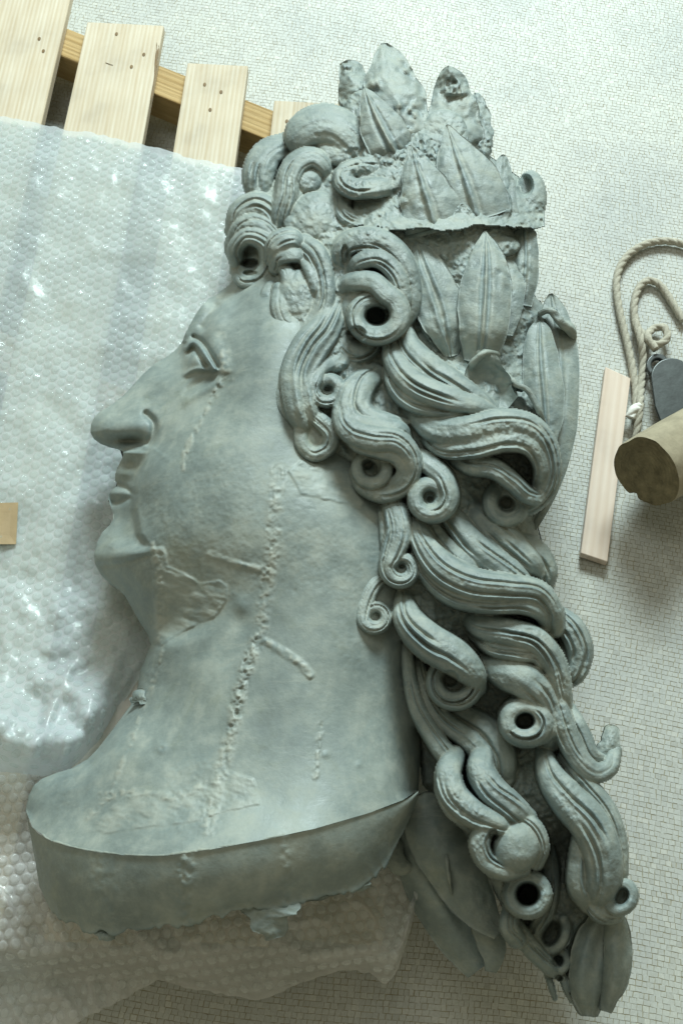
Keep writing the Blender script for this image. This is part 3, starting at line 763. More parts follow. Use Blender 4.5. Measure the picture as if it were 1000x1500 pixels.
def leaf(name, mid, widths, bulge=10, rib=3.0, ripple=0.0, edge=2.0, asym=0.0, thick=7.0, ns=56, ntc=33, ribw=0.10, a1=1.1, a2=0.9, vein=0.6, tipcurl=0.0, sinkb=0.0, crusty=0.8):
    """mid rows u, v, h from tip to base; widths: list of half widths px along it"""
    q = spline(np.array(mid, float), ns); s = np.linspace(0, 1, ns)
    q[:, 2] -= sinkb*smooth(0.72, 1.0, s)
    w = np.interp(s, np.linspace(0, 1, len(widths)), widths)
    ker = np.ones(5)/5; w2 = np.convolve(np.pad(w, 2, mode='edge'), ker, 'valid'); w = np.where((s > 0.06) & (s < 0.97), w2, w)
    w = w*np.sqrt(np.clip(1-(1-np.clip(s/0.10+0.02, 0, 1))**2, 0, 1))
    tu = np.gradient(q[:, 0]); tv_ = np.gradient(q[:, 1]); l = np.hypot(tu, tv_); tu /= l; tv_ /= l
    t = np.linspace(-1, 1, ntc)
    seed = PARTSEED[0]
    ew = edge*vnoise(np.stack([s*7, s*0, s*0+seed], -1), 71); ew2 = edge*vnoise(np.stack([s*7, s*0+3, s*0+seed], -1), 72)
    wl = w+ew; wr = w+ew2
    ww = np.where(t[None] < 0, wl[:, None]*(1-asym), wr[:, None]*(1+asym))
    U = q[:, 0][:, None]-tv_[:, None]*t[None]*ww; V = q[:, 1][:, None]+tu[:, None]*t[None]*ww
    wn = np.clip(w/max(widths), 0.15, 1)[:, None]
    h = q[:, 2][:, None]-bulge*wn*(np.abs(t)[None]**1.8)
    h = h+rib*wn*(np.exp(-(t[None]/ribw)**2)-0.8*np.exp(-((np.abs(t[None])-ribw*2.1)/ribw)**2))
    h = h+vein*np.sin(s[:, None]*34-np.abs(t)[None]*6)*np.clip(np.abs(t)[None]*3, 0, 1)*(1-np.abs(t)[None])
    h = h+ripple*np.sin(s[:, None]*7+t[None]*2+seed)
    h = h+tipcurl*np.exp(-(s[:, None]/0.12)**2)
    cn = np.stack([U/8., V/8., U*0+seed], -1).reshape(-1, 3)
    h = h+crusty*(fbm(cn, 3, 151).reshape(U.shape)*(0.35+smooth(-0.1, 0.5, fbm(cn/4, 2, 152).reshape(U.shape)))*2)
    top = P(U, V, ZM+h*HS); bot = top-np.array([0, -0.2, 1.0])*thick*HS
    k = top.shape[0]*top.shape[1]
    f1_ = grid_faces(ns, ntc); f2_ = f1_[:, ::-1]+k
    ring = [i*ntc for i in range(ns)]+[(ns-1)*ntc+j for j in range(1, ntc)]+[i*ntc+ntc-1 for i in range(ns-2, -1, -1)]+[j for j in range(ntc-2, 0, -1)]
    side = np.array([(ring[i], ring[(i+1) % len(ring)], ring[(i+1) % len(ring)]+k, ring[i]+k) for i in range(len(ring))])
    v = np.vstack([top.reshape(-1, 3), bot.reshape(-1, 3)]); f = np.vstack([f1_, f2_, side[:, ::-1]])
    # orient: make the top face the viewer
    a, b, c, d = f1_[0]; nn = np.cross(v[b]-v[a], v[d]-v[a])
    if nn @ (CAM-v[a]) < 0: f = f[:, ::-1]
    return part(name, v, f, a1, a2)

# --- hair and wreath core that the locks grow from
HB = [(362, 290), (372, 235), (440, 190), (505, 180), (508, 120), (560, 100), (608, 160), (640, 165), (700, 165), (712, 225), (775, 270), (783, 330), (780, 430),
      (822, 470), (832, 560), (822, 660), (785, 760), (795, 800), (800, 870), (835, 930), (838, 980), (828, 1030), (850, 1080), (870, 1140), (900, 1220), (905, 1280), (885, 1335), (830, 1390), (822, 1430),
      (770, 1360), (735, 1330), (700, 1260), (655, 1190), (618, 1150), (606, 1060), (600, 960), (560, 850), (548, 745), (520, 700), (440, 655), (418, 590), (425, 520), (400, 475), (388, 420), (345, 400), (340, 340)]
HC = [(370, 300, 60), (400, 240, 50), (470, 200, 60), (520, 130, 50), (570, 120, 60), (650, 150, 70), (700, 200, 60), (760, 300, 60), (600, 250, 128), (680, 280, 126), (560, 190, 104), (650, 200, 100), (740, 300, 92), (500, 300, 110), (430, 300, 100), (380, 380, 80),
      (440, 440, 140), (560, 420, 130), (600, 400, 110), (640, 440, 105), (700, 430, 118), (760, 420, 80), (800, 560, 50), (640, 500, 100), (720, 560, 110), (470, 560, 150), (560, 560, 130), (620, 590, 140), (700, 640, 140), (780, 680, 90), (480, 640, 150),
      (560, 700, 140), (640, 770, 120), (700, 740, 100), (760, 780, 70), (700, 840, 120), (600, 860, 120), (640, 920, 105), (780, 880, 90), (820, 950, 50), (700, 960, 75), (750, 1000, 80), (640, 1060, 60), (700, 1040, 45), (770, 1110, 50), (830, 1060, 55), (680, 1160, 50),
      (760, 1180, 55), (850, 1180, 60), (880, 1260, 40), (780, 1280, 0), (820, 1260, -45), (810, 1380, -55), (640, 1160, 30), (612, 1080, 30)]
def core_side(step, sgn):
    us = np.arange(330, 910, step); vs_ = np.arange(78, 1440, step)
    U, V = np.meshgrid(us, vs_, indexing='ij'); U = U.astype(float); V = V.astype(float)
    ins = inside(U, V, HB); d, nu, nv = seg_dist(U, V, HB+HB[:1]); ok = ins | (d < step*1.05)
    U = np.where(~ins & ok, nu, U); V = np.where(~ins & ok, nv, V); d = np.where(ins, d, 0)
    k = np.clip(d/26, 0, 1); roll = np.sqrt(np.clip(1-(1-k)**2, 0, 1))
    H = tps(HC, U, V, 12)
    if sgn > 0:
        p2 = np.stack([U/26., V/26., U*0], -1).reshape(-1, 3)
        D = -40+(H-10+40)*roll+roll*(10*fbm(p2, 3, 81).reshape(U.shape)+4.5*fbm(p2*3, 3, 82).reshape(U.shape))
    else: D = -40-(30+0.25*np.maximum(H, 0))*roll
    D = np.maximum(D, -100)
    pts = P(U, V, ZM+D*HS); nr, nc = U.shape
    a = ok[:-1, :-1] & ok[1:, :-1] & ok[1:, 1:] & ok[:-1, 1:]
    r, c = np.where(a); F = np.stack([r*nc+c, (r+1)*nc+c, (r+1)*nc+c+1, r*nc+c+1], -1)
    used = np.unique(F); remap = -np.ones(nr*nc, int); remap[used] = np.arange(len(used))
    F = remap[F]
    return pts.reshape(-1, 3)[used], (F[:, ::-1] if sgn > 0 else F)

# --- the hair is one continuous modelled surface; every lock owns the patch where it is on top
GS = 1.6
gu = np.arange(325, 945, GS); gv_ = np.arange(78, 1480, GS)
GU, GV = np.meshgrid(gu, gv_, indexing='ij'); nR, nC = GU.shape
ins_ = inside(GU, GV, HB); d_, _, _ = seg_dist(GU, GV, HB+HB[:1])
k_ = np.where(ins_, np.clip(d_/26, 0, 1), 0); roll_ = np.sqrt(np.clip(1-(1-k_)**2, 0, 1))
p_ = np.stack([GU/26., GV/26., GU*0], -1).reshape(-1, 3)
GH = -40+(tps(HC, GU, GV, 12)-2+40)*roll_+roll_*(8*fbm(p_, 3, 81).reshape(GU.shape)+4*fbm(p_*3, 3, 82).reshape(GU.shape))
GH = np.where(ins_, np.maximum(GH, -95), -200.0)
GO = np.where(ins_, 0, -1)
NL = [0]
def put(sl, Hn, cover, rad=4.5):
    """smooth union of a new lock into the field"""
    NL[0] += 1
    Hc = GH[sl]; oc = GO[sl]
    have = oc >= 0
    d = np.abs(Hn-Hc); add = np.where(d < rad, (rad-d)**2/(4*rad), 0)
    mx = np.where(have, np.maximum(Hn, Hc)+add, Hn)
    win = cover & ((Hn > Hc) | ~have)
    GH[sl] = np.where(cover, mx, Hc)
    GO[sl] = np.where(win, NL[0], oc)

def window(u0, u1, v0, v1):
    a = max(0, int((u0-gu[0])/GS)); b = min(nR, int((u1-gu[0])/GS)+2)
    c = max(0, int((v0-gv_[0])/GS)); d = min(nC, int((v1-gv_[0])/GS)+2)
    return (slice(a, b), slice(c, d))

def lock(path, nl=0, g=0.25, tw=0.0, endcap=(1, 1), groove=0.06, sink=16, crease=True, **kw):
    p = np.array([r if len(r) == 5 else (*r, r[3]) for r in path], float)
    L = np.hypot(*np.diff(p[:, :2], axis=0).T).sum(); M = int(max(20, L/1.5))
    q = spline(p, M); q[:, 3:] = np.maximum(q[:, 3:], 1.5); ll = np.linspace(0, L, M)
    q[:, 2] -= sink*(endcap[0]*np.exp(-(ll/15)**2)+endcap[1]*np.exp(-((L-ll)/15)**2))
    b_ = np.minimum(q[:, 4], 1.25*q[:, 3])*np.where(q[:, 4] > 1.2*q[:, 3], 1.0, 0.85); w_ = q[:, 3]*1.10
    q[:, 2] += 0.25*(q[:, 4]-b_)
    tu = np.gradient(q[:, 0]); tv = np.gradient(q[:, 1]); tl = np.hypot(tu, tv)+1e-9; tu /= tl; tv /= tl
    mw = w_.max()+4
    sl = window(q[:, 0].min()-mw, q[:, 0].max()+mw, q[:, 1].min()-mw, q[:, 1].max()+mw)
    U, V = GU[sl], GV[sl]
    best = np.full(U.shape, -1e3); bi = np.zeros(U.shape, int); cov = np.zeros(U.shape, bool)
    for i in range(M):
        x0 = int((q[i, 0]-w_[i]-3-U[0, 0])/GS); x1 = int((q[i, 0]+w_[i]+3-U[0, 0])/GS)+2
        y0 = int((q[i, 1]-w_[i]-3-V[0, 0])/GS); y1 = int((q[i, 1]+w_[i]+3-V[0, 0])/GS)+2
        ss = (slice(max(0, x0), max(0, x1)), slice(max(0, y0), max(0, y1)))
        r2 = ((U[ss]-q[i, 0])**2+(V[ss]-q[i, 1])**2)/(w_[i]**2)
        hh = np.where(r2 < 1, q[i, 2]+b_[i]*np.sqrt(np.clip(1-r2, 0, 1)), q[i, 2]-34*np.clip((np.sqrt(r2)-1)*w_[i]/2.2, 0, 1.2))
        c = np.sqrt(r2)*w_[i] < w_[i]+2.2
        m = c & (hh > best[ss])
        best[ss] = np.where(m, hh, best[ss]); bi[ss] = np.where(m, i, bi[ss]); cov[ss] |= c
    t = ((U-q[bi, 0])*(-tv[bi])+(V-q[bi, 1])*tu[bi])/w_[bi]; s_ = bi/(M-1)
    core_t = np.clip(1-np.abs(t), 0, 1)
    gr = np.stack([t*2.6+NL[0]*3.7, ll[bi]/90+NL[0], t*0], -1).reshape(-1, 3)
    Hn = best+b_[bi]*groove*2.2*fbm(gr, 2, 77).reshape(U.shape)*smooth(0, 0.4, core_t)
    rs = random.Random(NL[0]*31+5)
    if crease and w_.max() > 10:
        for j in range(1 if w_.max() < 13 else rs.choice((2, 2, 3))):
            tc = rs.uniform(-0.65, 0.65); dr = rs.uniform(-0.35, 0.35); a0, a1_ = sorted((rs.uniform(-0.2, 0.5), rs.uniform(0.5, 1.2)))
            x = (t-tc-dr*(s_-0.5)-0.10*np.sin(s_*5+j))/0.10
            on = smooth(a0, a0+0.15, s_)*smooth(a1_, a1_-0.15, s_)*smooth(0.0, 0.2, core_t)
            Hn = Hn+on*b_[bi]*(-0.36*np.exp(-x**2)+0.14*np.exp(-(x-2.0)**2))
    if nl:
        n2 = max(2, int(round(nl/2.5)))
        x = np.abs(np.sin(math.pi*(n2*(t+1)/2)+tw*s_*math.pi)); Hn = Hn-0.9*g*b_[bi]*(1-x)**3*smooth(0, 0.25, core_t)
    put(sl, Hn, cov)

def lump(cu, cv, h, rx, ry, rz, rot=0.0, nl=0, a2=1.2, **kw):
    m = max(rx, ry)+4; sl = window(cu-m, cu+m, cv-m, cv+m); U, V = GU[sl], GV[sl]
    r = math.radians(rot); x = (U-cu)*math.cos(r)+(V-cv)*math.sin(r); y = -(U-cu)*math.sin(r)+(V-cv)*math.cos(r)
    r2 = np.sqrt((x/rx)**2+(y/ry)**2); rz = min(rz, 0.9*min(rx, ry))
    rough = fbm(np.stack([U/7., V/7., U*0], -1).reshape(-1, 3), 3, 95).reshape(U.shape)*max(0, a2-0.9)*1.2
    H = np.where(r2 < 1, h+rz*np.sqrt(np.clip(1-r2**2, 0, 1))+rough, h-34*np.clip((r2-1)*min(rx, ry)/2.2, 0, 1.2))
    put(sl, H, (r2-1)*min(rx, ry) < 2.2)

def pit(cu, cv, rx, ry, depth, rot=0.0):
    m = max(rx, ry)+8; sl = window(cu-m, cu+m, cv-m, cv+m); U, V = GU[sl], GV[sl]
    r = math.radians(rot); x = (U-cu)*math.cos(r)+(V-cv)*math.sin(r); y = -(U-cu)*math.sin(r)+(V-cv)*math.cos(r)
    r2 = np.sqrt((x/rx)**2+(y/ry)**2); k = smooth(1.12, 0.72, r2)
    GH[sl] = GH[sl]-depth*k

def build_hair():
    p = np.stack([GU, GV, GU*0], -1).reshape(-1, 3)
    mask = smooth(-0.15, 0.5, fbm(p/46., 2, 131)).reshape(GU.shape)
    nz = fbm(p/5.5, 3, 133).reshape(GU.shape); nm = fbm(p/17., 2, 134).reshape(GU.shape)
    fine = np.where(GO == 0, 1.9, 0.40+1.3*mask)
    fine = fine*(1+1.6*smooth(350, 335, GV)*smooth(490, 520, GU)); Hf = GH+nm*1.5+nz*fine
    pts = P(GU, GV, ZM+Hf*HS)
    ok = (GO >= 0)
    # normals from the whole surface so that neighbouring patches join without a seam
    du = np.gradient(pts, axis=0); dv = np.gradient(pts, axis=1)
    n = np.cross(dv, du); n /= np.linalg.norm(n, axis=2, keepdims=True)+1e-12
    a = ok[:-1, :-1] & ok[1:, :-1] & ok[1:, 1:] & ok[:-1, 1:]
    r, c = np.where(a)
    F = np.stack([r*nC+c, r*nC+c+1, (r+1)*nC+c+1, (r+1)*nC+c], -1)
    own = GO[r, c]
    PV = pts.reshape(-1, 3); NV = n.reshape(-1, 3)
    lab = np.zeros((nR, nC), int); lab[r, c] = own+1
    comp = np.zeros((nR, nC), int); nxt = 1; sizes = {}
    for a0, c0 in zip(r.tolist(), c.tolist()):
        if comp[a0, c0] or lab[a0, c0] == 1: continue
        w = lab[a0, c0]; st = [(a0, c0)]; comp[a0, c0] = nxt; cnt = 0
        while st:
            x, y = st.pop(); cnt += 1
            for x2, y2 in ((x+1, y), (x-1, y), (x, y+1), (x, y-1)):
                if 0 <= x2 < nR and 0 <= y2 < nC and lab[x2, y2] == w and not comp[x2, y2]: comp[x2, y2] = nxt; st.append((x2, y2))
        sizes[nxt] = cnt; nxt += 1
    own = np.where(lab[r, c] == 1, 0, comp[r, c])
    own = np.array([k if (k == 0 or sizes[k] >= 60) else 0 for k in own.tolist()])
    for k in np.unique(own):
        f = F[own == k]
        used = np.unique(f); remap = -np.ones(nR*nC, int); remap[used] = np.arange(len(used)); f = remap[f]
        v = PV[used]
        o = mesh_from('hair_core' if k == 0 else 'hair_lock', v, f if len(v) >= 20000 else [tuple(x) for x in f], M_LEAD)
        o.data.normals_split_custom_set_from_vertices(NV[used].tolist())
        under(o, head)
v2, f2 = core_side(8.0, -1)
part('hair_underside', v2, f2, 1.0, 1.2)

# --- hair locks
K = 'hair_lock'
# curl over the forehead
lock([(344, 338, 62, 13), (352, 310, 72, 15), (376, 299, 80, 16), (398, 315, 84, 16), (404, 350, 80, 14)], 0)
lock([(341, 356, 66, 10), (352, 333, 80, 11), (374, 326, 92, 12), (396, 342, 92, 11), (400, 372, 84, 10)], 0)
lock([(350, 392, 58, 11), (346, 364, 76, 11), (364, 346, 96, 12), (388, 356, 98, 13), (394, 384, 90, 13), (382, 406, 80, 12), (360, 412, 70, 11), (347, 396, 64, 9)], 0)
lump(338, 362, 46, 9, 16, 14)
lump(368, 398, 62, 20, 14, 18)
# clump beside the pallet and rolled curl above it
lock([(418, 212, 60, 16), (392, 226, 62, 20), (380, 250, 62, 22), (378, 275, 58, 18), (384, 292, 50, 10)], 6, 0.16, 0.3)
lump(410, 280, 44, 24, 34, 24)
lock([(408, 335, 90, 12), (412, 310, 98, 14), (420, 285, 104, 15), (424, 258, 106, 15), (436, 238, 106, 15), (456, 230, 104, 14), (472, 240, 100, 12), (477, 258, 96, 9)], 3, 0.18, 0.5)
lump(448, 262, 88, 24, 24, 22, a2=2.2)
lump(432, 288, 96, 13, 15, 16, a2=2.4)
lump(462, 320, 100, 38, 40, 24, 20, a2=2.4)
lump(434, 328, 104, 18, 14, 18, a2=2.6)
# smooth bun
lock([(446, 226, 70, 12), (441, 200, 84, 22), (456, 186, 92, 26), (480, 182, 94, 27), (506, 196, 90, 26), (528, 226, 84, 20)], 0, crease=False, groove=0.10)
lump(492, 222, 86, 34, 22, 26, 20, a2=2.0)
# hook under the bun
lock([(572, 272, 132, 13), (545, 276, 136, 14), (520, 277, 136, 14), (503, 266, 132, 13), (506, 252, 124, 11), (530, 244, 118, 12), (560, 246, 112, 14)], 0)
lump(540, 262, 112, 30, 12, 12)
lock([(498, 290, 108, 12), (506, 314, 116, 12), (532, 326, 118, 11), (566, 318, 114, 11)], 0)
# pair of curls at the temple
lock([(400, 378, 122, 12), (406, 358, 132, 14), (424, 350, 138, 14), (440, 358, 136, 10)], 0)
lock([(404, 392, 122, 10), (414, 376, 134, 11), (434, 374, 140, 10), (446, 384, 136, 7)], 0)
lock([(446, 356, 136, 12), (464, 374, 142, 14), (474, 402, 144, 13), (476, 436, 142, 13), (464, 464, 138, 13), (442, 482, 134, 13), (420, 474, 136, 13), (409, 450, 140, 12), (410, 424, 142, 10)], 3, 0.2)
lock([(442, 376, 140, 8), (455, 396, 146, 9), (461, 420, 146, 8), (460, 440, 142, 6)], 0)
lock([(414, 388, 128, 9), (422, 404, 138, 10), (418, 424, 136, 8)], 0)
lump(438, 436, 126, 32, 42, 24, 0, a2=2.6)
lump(392, 442, 106, 15, 32, 26, 12, a2=1.6)
# big curl with a round mouth
lock([(502, 392, 134, 13), (504, 364, 146, 15), (524, 352, 156, 16), (556, 354, 160, 17), (584, 378, 158, 17), (598, 414, 150, 16), (598, 450, 140, 15), (584, 478, 130, 12)], 0, a1=2)
lock([(514, 398, 146, 9), (530, 382, 162, 12), (556, 380, 170, 13), (578, 400, 168, 13), (588, 434, 160, 13), (586, 464, 148, 11)], 0)
lock([(506, 420, 152, 11, 14), (518, 413, 164, 13, 15), (545, 413, 174, 14, 16)]+spir(550, 462, 38, 25, -68, 1.02, 14, 11, 176, 160, 20, 20, sq=0.92), 0)
lock([(506, 432, 150, 7), (530, 430, 158, 7), (548, 436, 158, 8), (560, 446, 150, 8)], 0)
lump(520, 452, 140, 20, 26, 24)
lock([(498, 480, 126, 10)]+spir(524, 494, 26, 22, 190, -0.62, 13, 13, 132, 130, 16, 16), 0)
lump(522, 492, 108, 18, 18, 16)
# falling strip in front of the ear
lock([(494, 440, 130, 12), (486, 462, 138, 18), (474, 484, 148, 22), (452, 512, 158, 25), (436, 548, 164, 24), (440, 590, 166, 24), (448, 620, 162, 20)], 6, 0.12, 0.2, groove=0.12)
lock([(446, 516, 150, 9), (424, 536, 152, 11), (412, 560, 154, 11), (412, 586, 156, 10), (424, 608, 158, 9), (436, 622, 156, 7)], 0)
lock([(450, 526, 160, 7), (432, 550, 164, 8), (424, 575, 166, 8), (430, 602, 164, 8), (440, 618, 160, 6)], 0)
lock([(492, 526, 150, 12), (470, 540, 160, 9)]+spir(480, 570, 22, 11, 220, -1.25, 9, 7, 168, 160, 14, 12), 0, a2=2.0)
lump(490, 532, 140, 24, 14, 18, -15, a2=3.0)
lock([(446, 600, 160, 9), (466, 614, 166, 11), (484, 634, 162, 12), (480, 655, 156, 11), (460, 665, 154, 11), (443, 652, 156, 10), (440, 628, 160, 9), (448, 608, 162, 7)], 0)
lump(462, 640, 144, 22, 22, 16)
# broad lock with ring below the ear
lock([(548, 548, 146, 15), (530, 566, 160, 17), (524, 594, 172, 17), (540, 612, 178, 14), (568, 618, 178, 11), (590, 620, 172, 8)], 0)
lock([(536, 546, 150, 9), (514, 566, 168, 11), (506, 592, 180, 11), (516, 614, 186, 11), (544, 624, 188, 11), (584, 628, 184, 10), (594, 640, 176, 8)], 0)
lock([(522, 558, 150, 8), (503, 584, 170, 10), (501, 612, 184, 13), (516, 632, 194, 16), (546, 642, 198, 17), (578, 646, 194, 16), (598, 664, 184, 14), (603, 688, 172, 13), (590, 712, 160, 13), (562, 722, 152, 14), (534, 712, 150, 13), (520, 692, 150, 10)], 0, a1=1.8)
lock([(505, 626, 172, 8), (524, 650, 186, 10), (556, 660, 190, 11), (580, 668, 186, 11), (590, 688, 176, 9), (580, 706, 166, 9), (560, 708, 158, 9)], 0)
lock(spir(543, 686, 25, 15, -70, 1.35, 9, 7, 168, 150, 16, 14), 0)
# long strands sweeping back over the ear
lock([(592, 478, 138, 10), (600, 508, 152, 14), (628, 538, 166, 17), (668, 566, 172, 16), (704, 588, 166, 11), (722, 598, 158, 6)], 0)
lock([(572, 496, 142, 10), (578, 530, 160, 15), (606, 562, 178, 18), (650, 582, 186, 17), (696, 594, 180, 12), (728, 606, 168, 6)], 0)
lock([(568, 530, 146, 7), (578, 566, 162, 11), (606, 590, 174, 13), (650, 600, 178, 11), (690, 602, 172, 7), (712, 608, 166, 4)], 0)
lock([(600, 600, 146, 13), (636, 628, 168, 18), (680, 630, 184, 19), (730, 620, 190, 18), (772, 624, 182, 16), (796, 648, 166, 15), (806, 684, 148, 14), (800, 716, 130, 13), (780, 738, 116, 12), (758, 744, 112, 9)], 0)
lock([(618, 634, 142, 10), (650, 656, 166, 14), (694, 654, 184, 16), (742, 644, 188, 16), (776, 654, 176, 13), (792, 682, 158, 11), (790, 712, 140, 10)], 0)
lock([(652, 664, 142, 8), (686, 680, 162, 13), (722, 686, 172, 13), (748, 704, 164, 12), (770, 724, 148, 11), (790, 728, 134, 9), (800, 706, 132, 7)], 0)
lock(spir(743, 738, 27, 15, -120, -1.2, 11, 8, 124, 104, 18, 16), 0)
# small shiny scroll
lock([(596, 662, 146, 11), (622, 676, 158, 14), (646, 696, 166, 14)]+spir(630, 728, 29, 11, -28, 1.55, 13, 6.5, 168, 158, 18, 14), 0, a1=0.8, a2=0.5)
# scroll against the neck
lock([(568, 728, 134, 12), (580, 752, 146, 17), (584, 780, 152, 18), (576, 806, 152, 16)]+spir(588, 832, 22, 10, 195, -1.15, 11, 7, 152, 146, 15, 12), 8, 0.16, a2=0.7)
lock([(556, 730, 128, 6), (562, 770, 138, 7), (562, 800, 142, 6), (556, 815, 140, 4)], 0)
lock([(568, 838, 124, 9), (546, 858, 132, 12), (534, 884, 134, 12)]+spir(550, 902, 20, 9, 170, -1.2, 10, 6, 136, 132, 12, 10), 7, 0.14, a2=0.6)
# second sweep of strands
lock([(640, 726, 112, 10), (664, 762, 122, 15), (700, 804, 128, 18), (746, 838, 126, 16), (774, 856, 118, 9)], 0)
lock([(620, 746, 120, 9), (640, 786, 126, 12), (676, 822, 132, 13), (706, 840, 130, 9)], 0)
lock([(688, 742, 96, 14), (728, 782, 106, 20), (764, 814, 104, 18), (788, 836, 92, 12)], 0)
lock([(606, 752, 136, 9), (616, 790, 152, 15), (646, 830, 168, 20), (690, 854, 176, 20), (742, 862, 172, 18), (784, 868, 158, 16), (806, 890, 140, 14), (812, 920, 122, 12)], 0, a1=1.8)
lock([(606, 782, 128, 8), (622, 832, 146, 13), (660, 868, 160, 16), (710, 882, 166, 15), (762, 884, 160, 14), (790, 896, 144, 12), (800, 916, 130, 9)], 0)
lock([(758, 792, 80, 12), (782, 808, 78, 17), (796, 834, 70, 17), (796, 862, 60, 12)], 5, 0.2)
lump(836, 946, 46, 20, 46, 34, -8)
lock([(812, 900, 70, 14), (836, 922, 70, 18), (848, 952, 62, 18), (842, 984, 52, 15), (826, 1000, 46, 10)], 0)
# third sweep
lock([(684, 904, 110, 10), (706, 918, 132, 17), (746, 926, 146, 18), (784, 938, 144, 17), (808, 968, 130, 16), (820, 1006, 114, 14), (826, 1040, 98, 10)], 0)
lock([(694, 930, 112, 8), (722, 948, 132, 12), (758, 956, 140, 12), (786, 962, 136, 10), (800, 986, 126, 9)], 0)
lock([(708, 966, 102, 10), (736, 984, 122, 20), (770, 998, 128, 24), (796, 1026, 118, 18), (806, 1062, 104, 12), (804, 1096, 92, 8)], 0, a2=1.4)
# lock that rolls into a ring
lock([(590, 874, 130, 12), (598, 908, 146, 20), (626, 938, 158, 24), (664, 962, 160, 24), (690, 986, 150, 18), (698, 1006, 138, 12)], 0, a1=1.8)
lock([(586, 912, 126, 6), (606, 938, 136, 8), (636, 958, 142, 9), (668, 980, 144, 8)], 0, a2=2.0)
lock(spir(664, 998, 31, 24, -20, 0.98, 13, 10, 134, 118, 22, 22), 0)
# the deep S strands behind the neck
lock([(596, 930, 96, 7), (598, 980, 98, 9), (610, 1036, 100, 11), (638, 1084, 104, 13), (662, 1116, 114, 15)], 0)
lock([(610, 960, 84, 8), (622, 1010, 88, 11), (648, 1054, 92, 13), (686, 1084, 98, 14), (706, 1108, 106, 15)], 0)
lock([(634, 1020, 66, 10), (672, 1044, 70, 15), (712, 1070, 74, 18), (734, 1104, 78, 18), (738, 1140, 84, 14)], 0)
lock([(664, 1108, 118, 15), (656, 1134, 136, 17), (664, 1164, 150, 18), (690, 1190, 156, 18), (722, 1206, 156, 15), (746, 1212, 150, 10)], 0, a1=1.8)
lock([(704, 1104, 110, 15), (704, 1130, 128, 18), (720, 1158, 142, 19), (746, 1180, 146, 18), (770, 1200, 142, 14)], 0, a1=1.8)
lock([(646, 1128, 112, 5), (644, 1158, 128, 6), (660, 1190, 134, 7), (690, 1212, 136, 6)], 0)
lock([(752, 1196, 140, 10), (778, 1212, 138, 13), (790, 1240, 130, 12), (784, 1264, 122, 10)], 0)
lock([(740, 1206, 150, 8), (714, 1212, 152, 13), (702, 1236, 150, 14), (712, 1262, 144, 13), (738, 1276, 138, 12), (766, 1274, 134, 9)], 0)
lump(756, 1240, 136, 34, 38, 28, 10)
lump(630, 730, 146, 15, 14, 9); lump(743, 738, 98, 17, 16, 8); lump(664, 998, 106, 22, 20, 8); lump(541, 686, 138, 16, 14, 8); lump(480, 570, 152, 12, 12, 6); lump(588, 830, 138, 12, 12, 6); lump(550, 902, 126, 11, 11, 5)
lump(780, 1060, 108, 40, 32, 22, 8)
# open tube ends
lock(spir(772, 1310, 26, 25, 0, 1.03, 9, 9, 92, 90, 34, 34), 0, endcap=(0, 0))
lock([(748, 1330, 70, 10), (744, 1356, 60, 12), (756, 1376, 50, 12)], 0)
lock(spir(770, 1058, 25, 25, 150, 1.03, 14, 14, 118, 116, 30, 30, sq=0.86, rot=10), 0, endcap=(0, 0))
lock([(740, 1046, 104, 10), (756, 1034, 116, 12), (790, 1036, 112, 12), (812, 1060, 104, 12), (810, 1090, 92, 9)], 0)
# lock hooking at the back
lock([(800, 1000, 108, 8), (814, 1030, 112, 13), (826, 1066, 108, 15), (842, 1104, 100, 15), (866, 1130, 90, 14), (890, 1126, 80, 12), (900, 1100, 72, 9)], 6, 0.16)
lock([(834, 1040, 92, 9), (852, 1072, 92, 10), (866, 1104, 88, 9), (884, 1112, 82, 6)], 0)
leaf('hair_lock', [(898, 1062, 60), (892, 1090, 66), (876, 1122, 60)], [10, 15, 12], 6, 0)
# long lock at the back ending in a tube
lock([(796, 1100, 90, 10), (806, 1136, 98, 18), (832, 1172, 104, 24), (862, 1206, 104, 26), (880, 1246, 96, 26), (884, 1286, 84, 24), (876, 1316, 72, 18)], 4, 0.12, ph=0.4)
lock([(824, 1108, 84, 8), (856, 1146, 88, 12), (886, 1184, 84, 13), (902, 1226, 76, 13), (906, 1272, 66, 12), (904, 1300, 60, 9)], 0)
lock([(852, 1220, 90, 12), (850, 1260, 84, 17), (850, 1296, 74, 18), (862, 1322, 62, 13)], 0)
lock(spir(908, 1314, 17, 17, 0, 1.03, 8, 8, 66, 64, 22, 22, sq=1.15, rot=24), 0, endcap=(0, 0))
lock([(862, 1318, 62, 10), (880, 1336, 60, 14), (900, 1340, 52, 12)], 0)
lock([(884, 1300, 66, 12), (892, 1322, 62, 14), (894, 1342, 54, 12)], 0)
# hollows of the lower back
lock([(800, 1230, -10, 8), (806, 1280, -14, 12), (800, 1330, -18, 12), (780, 1370, -20, 12)], 0)
lock(spir(806, 1366, 22, 18, -60, 1.0, 7, 6, -14, -30, 14, 14, sq=1.3, rot=20), 0, a2=1.6)
lock(spir(816, 1408, 15, 12, -60, 1.0, 6, 5, -22, -34, 12, 12), 0, a2=1.6)
lock([(752, 1352, 10, 9), (772, 1382, 0, 12), (800, 1412, -14, 11), (822, 1430, -24, 7)], 0)
lock([(800, 1424, -34, 4), (806, 1442, -38, 4), (812, 1462, -42, 3)], 0)
lock([(822, 1420, -36, 6), (830, 1446, -40, 6), (838, 1464, -44, 5)], 0)

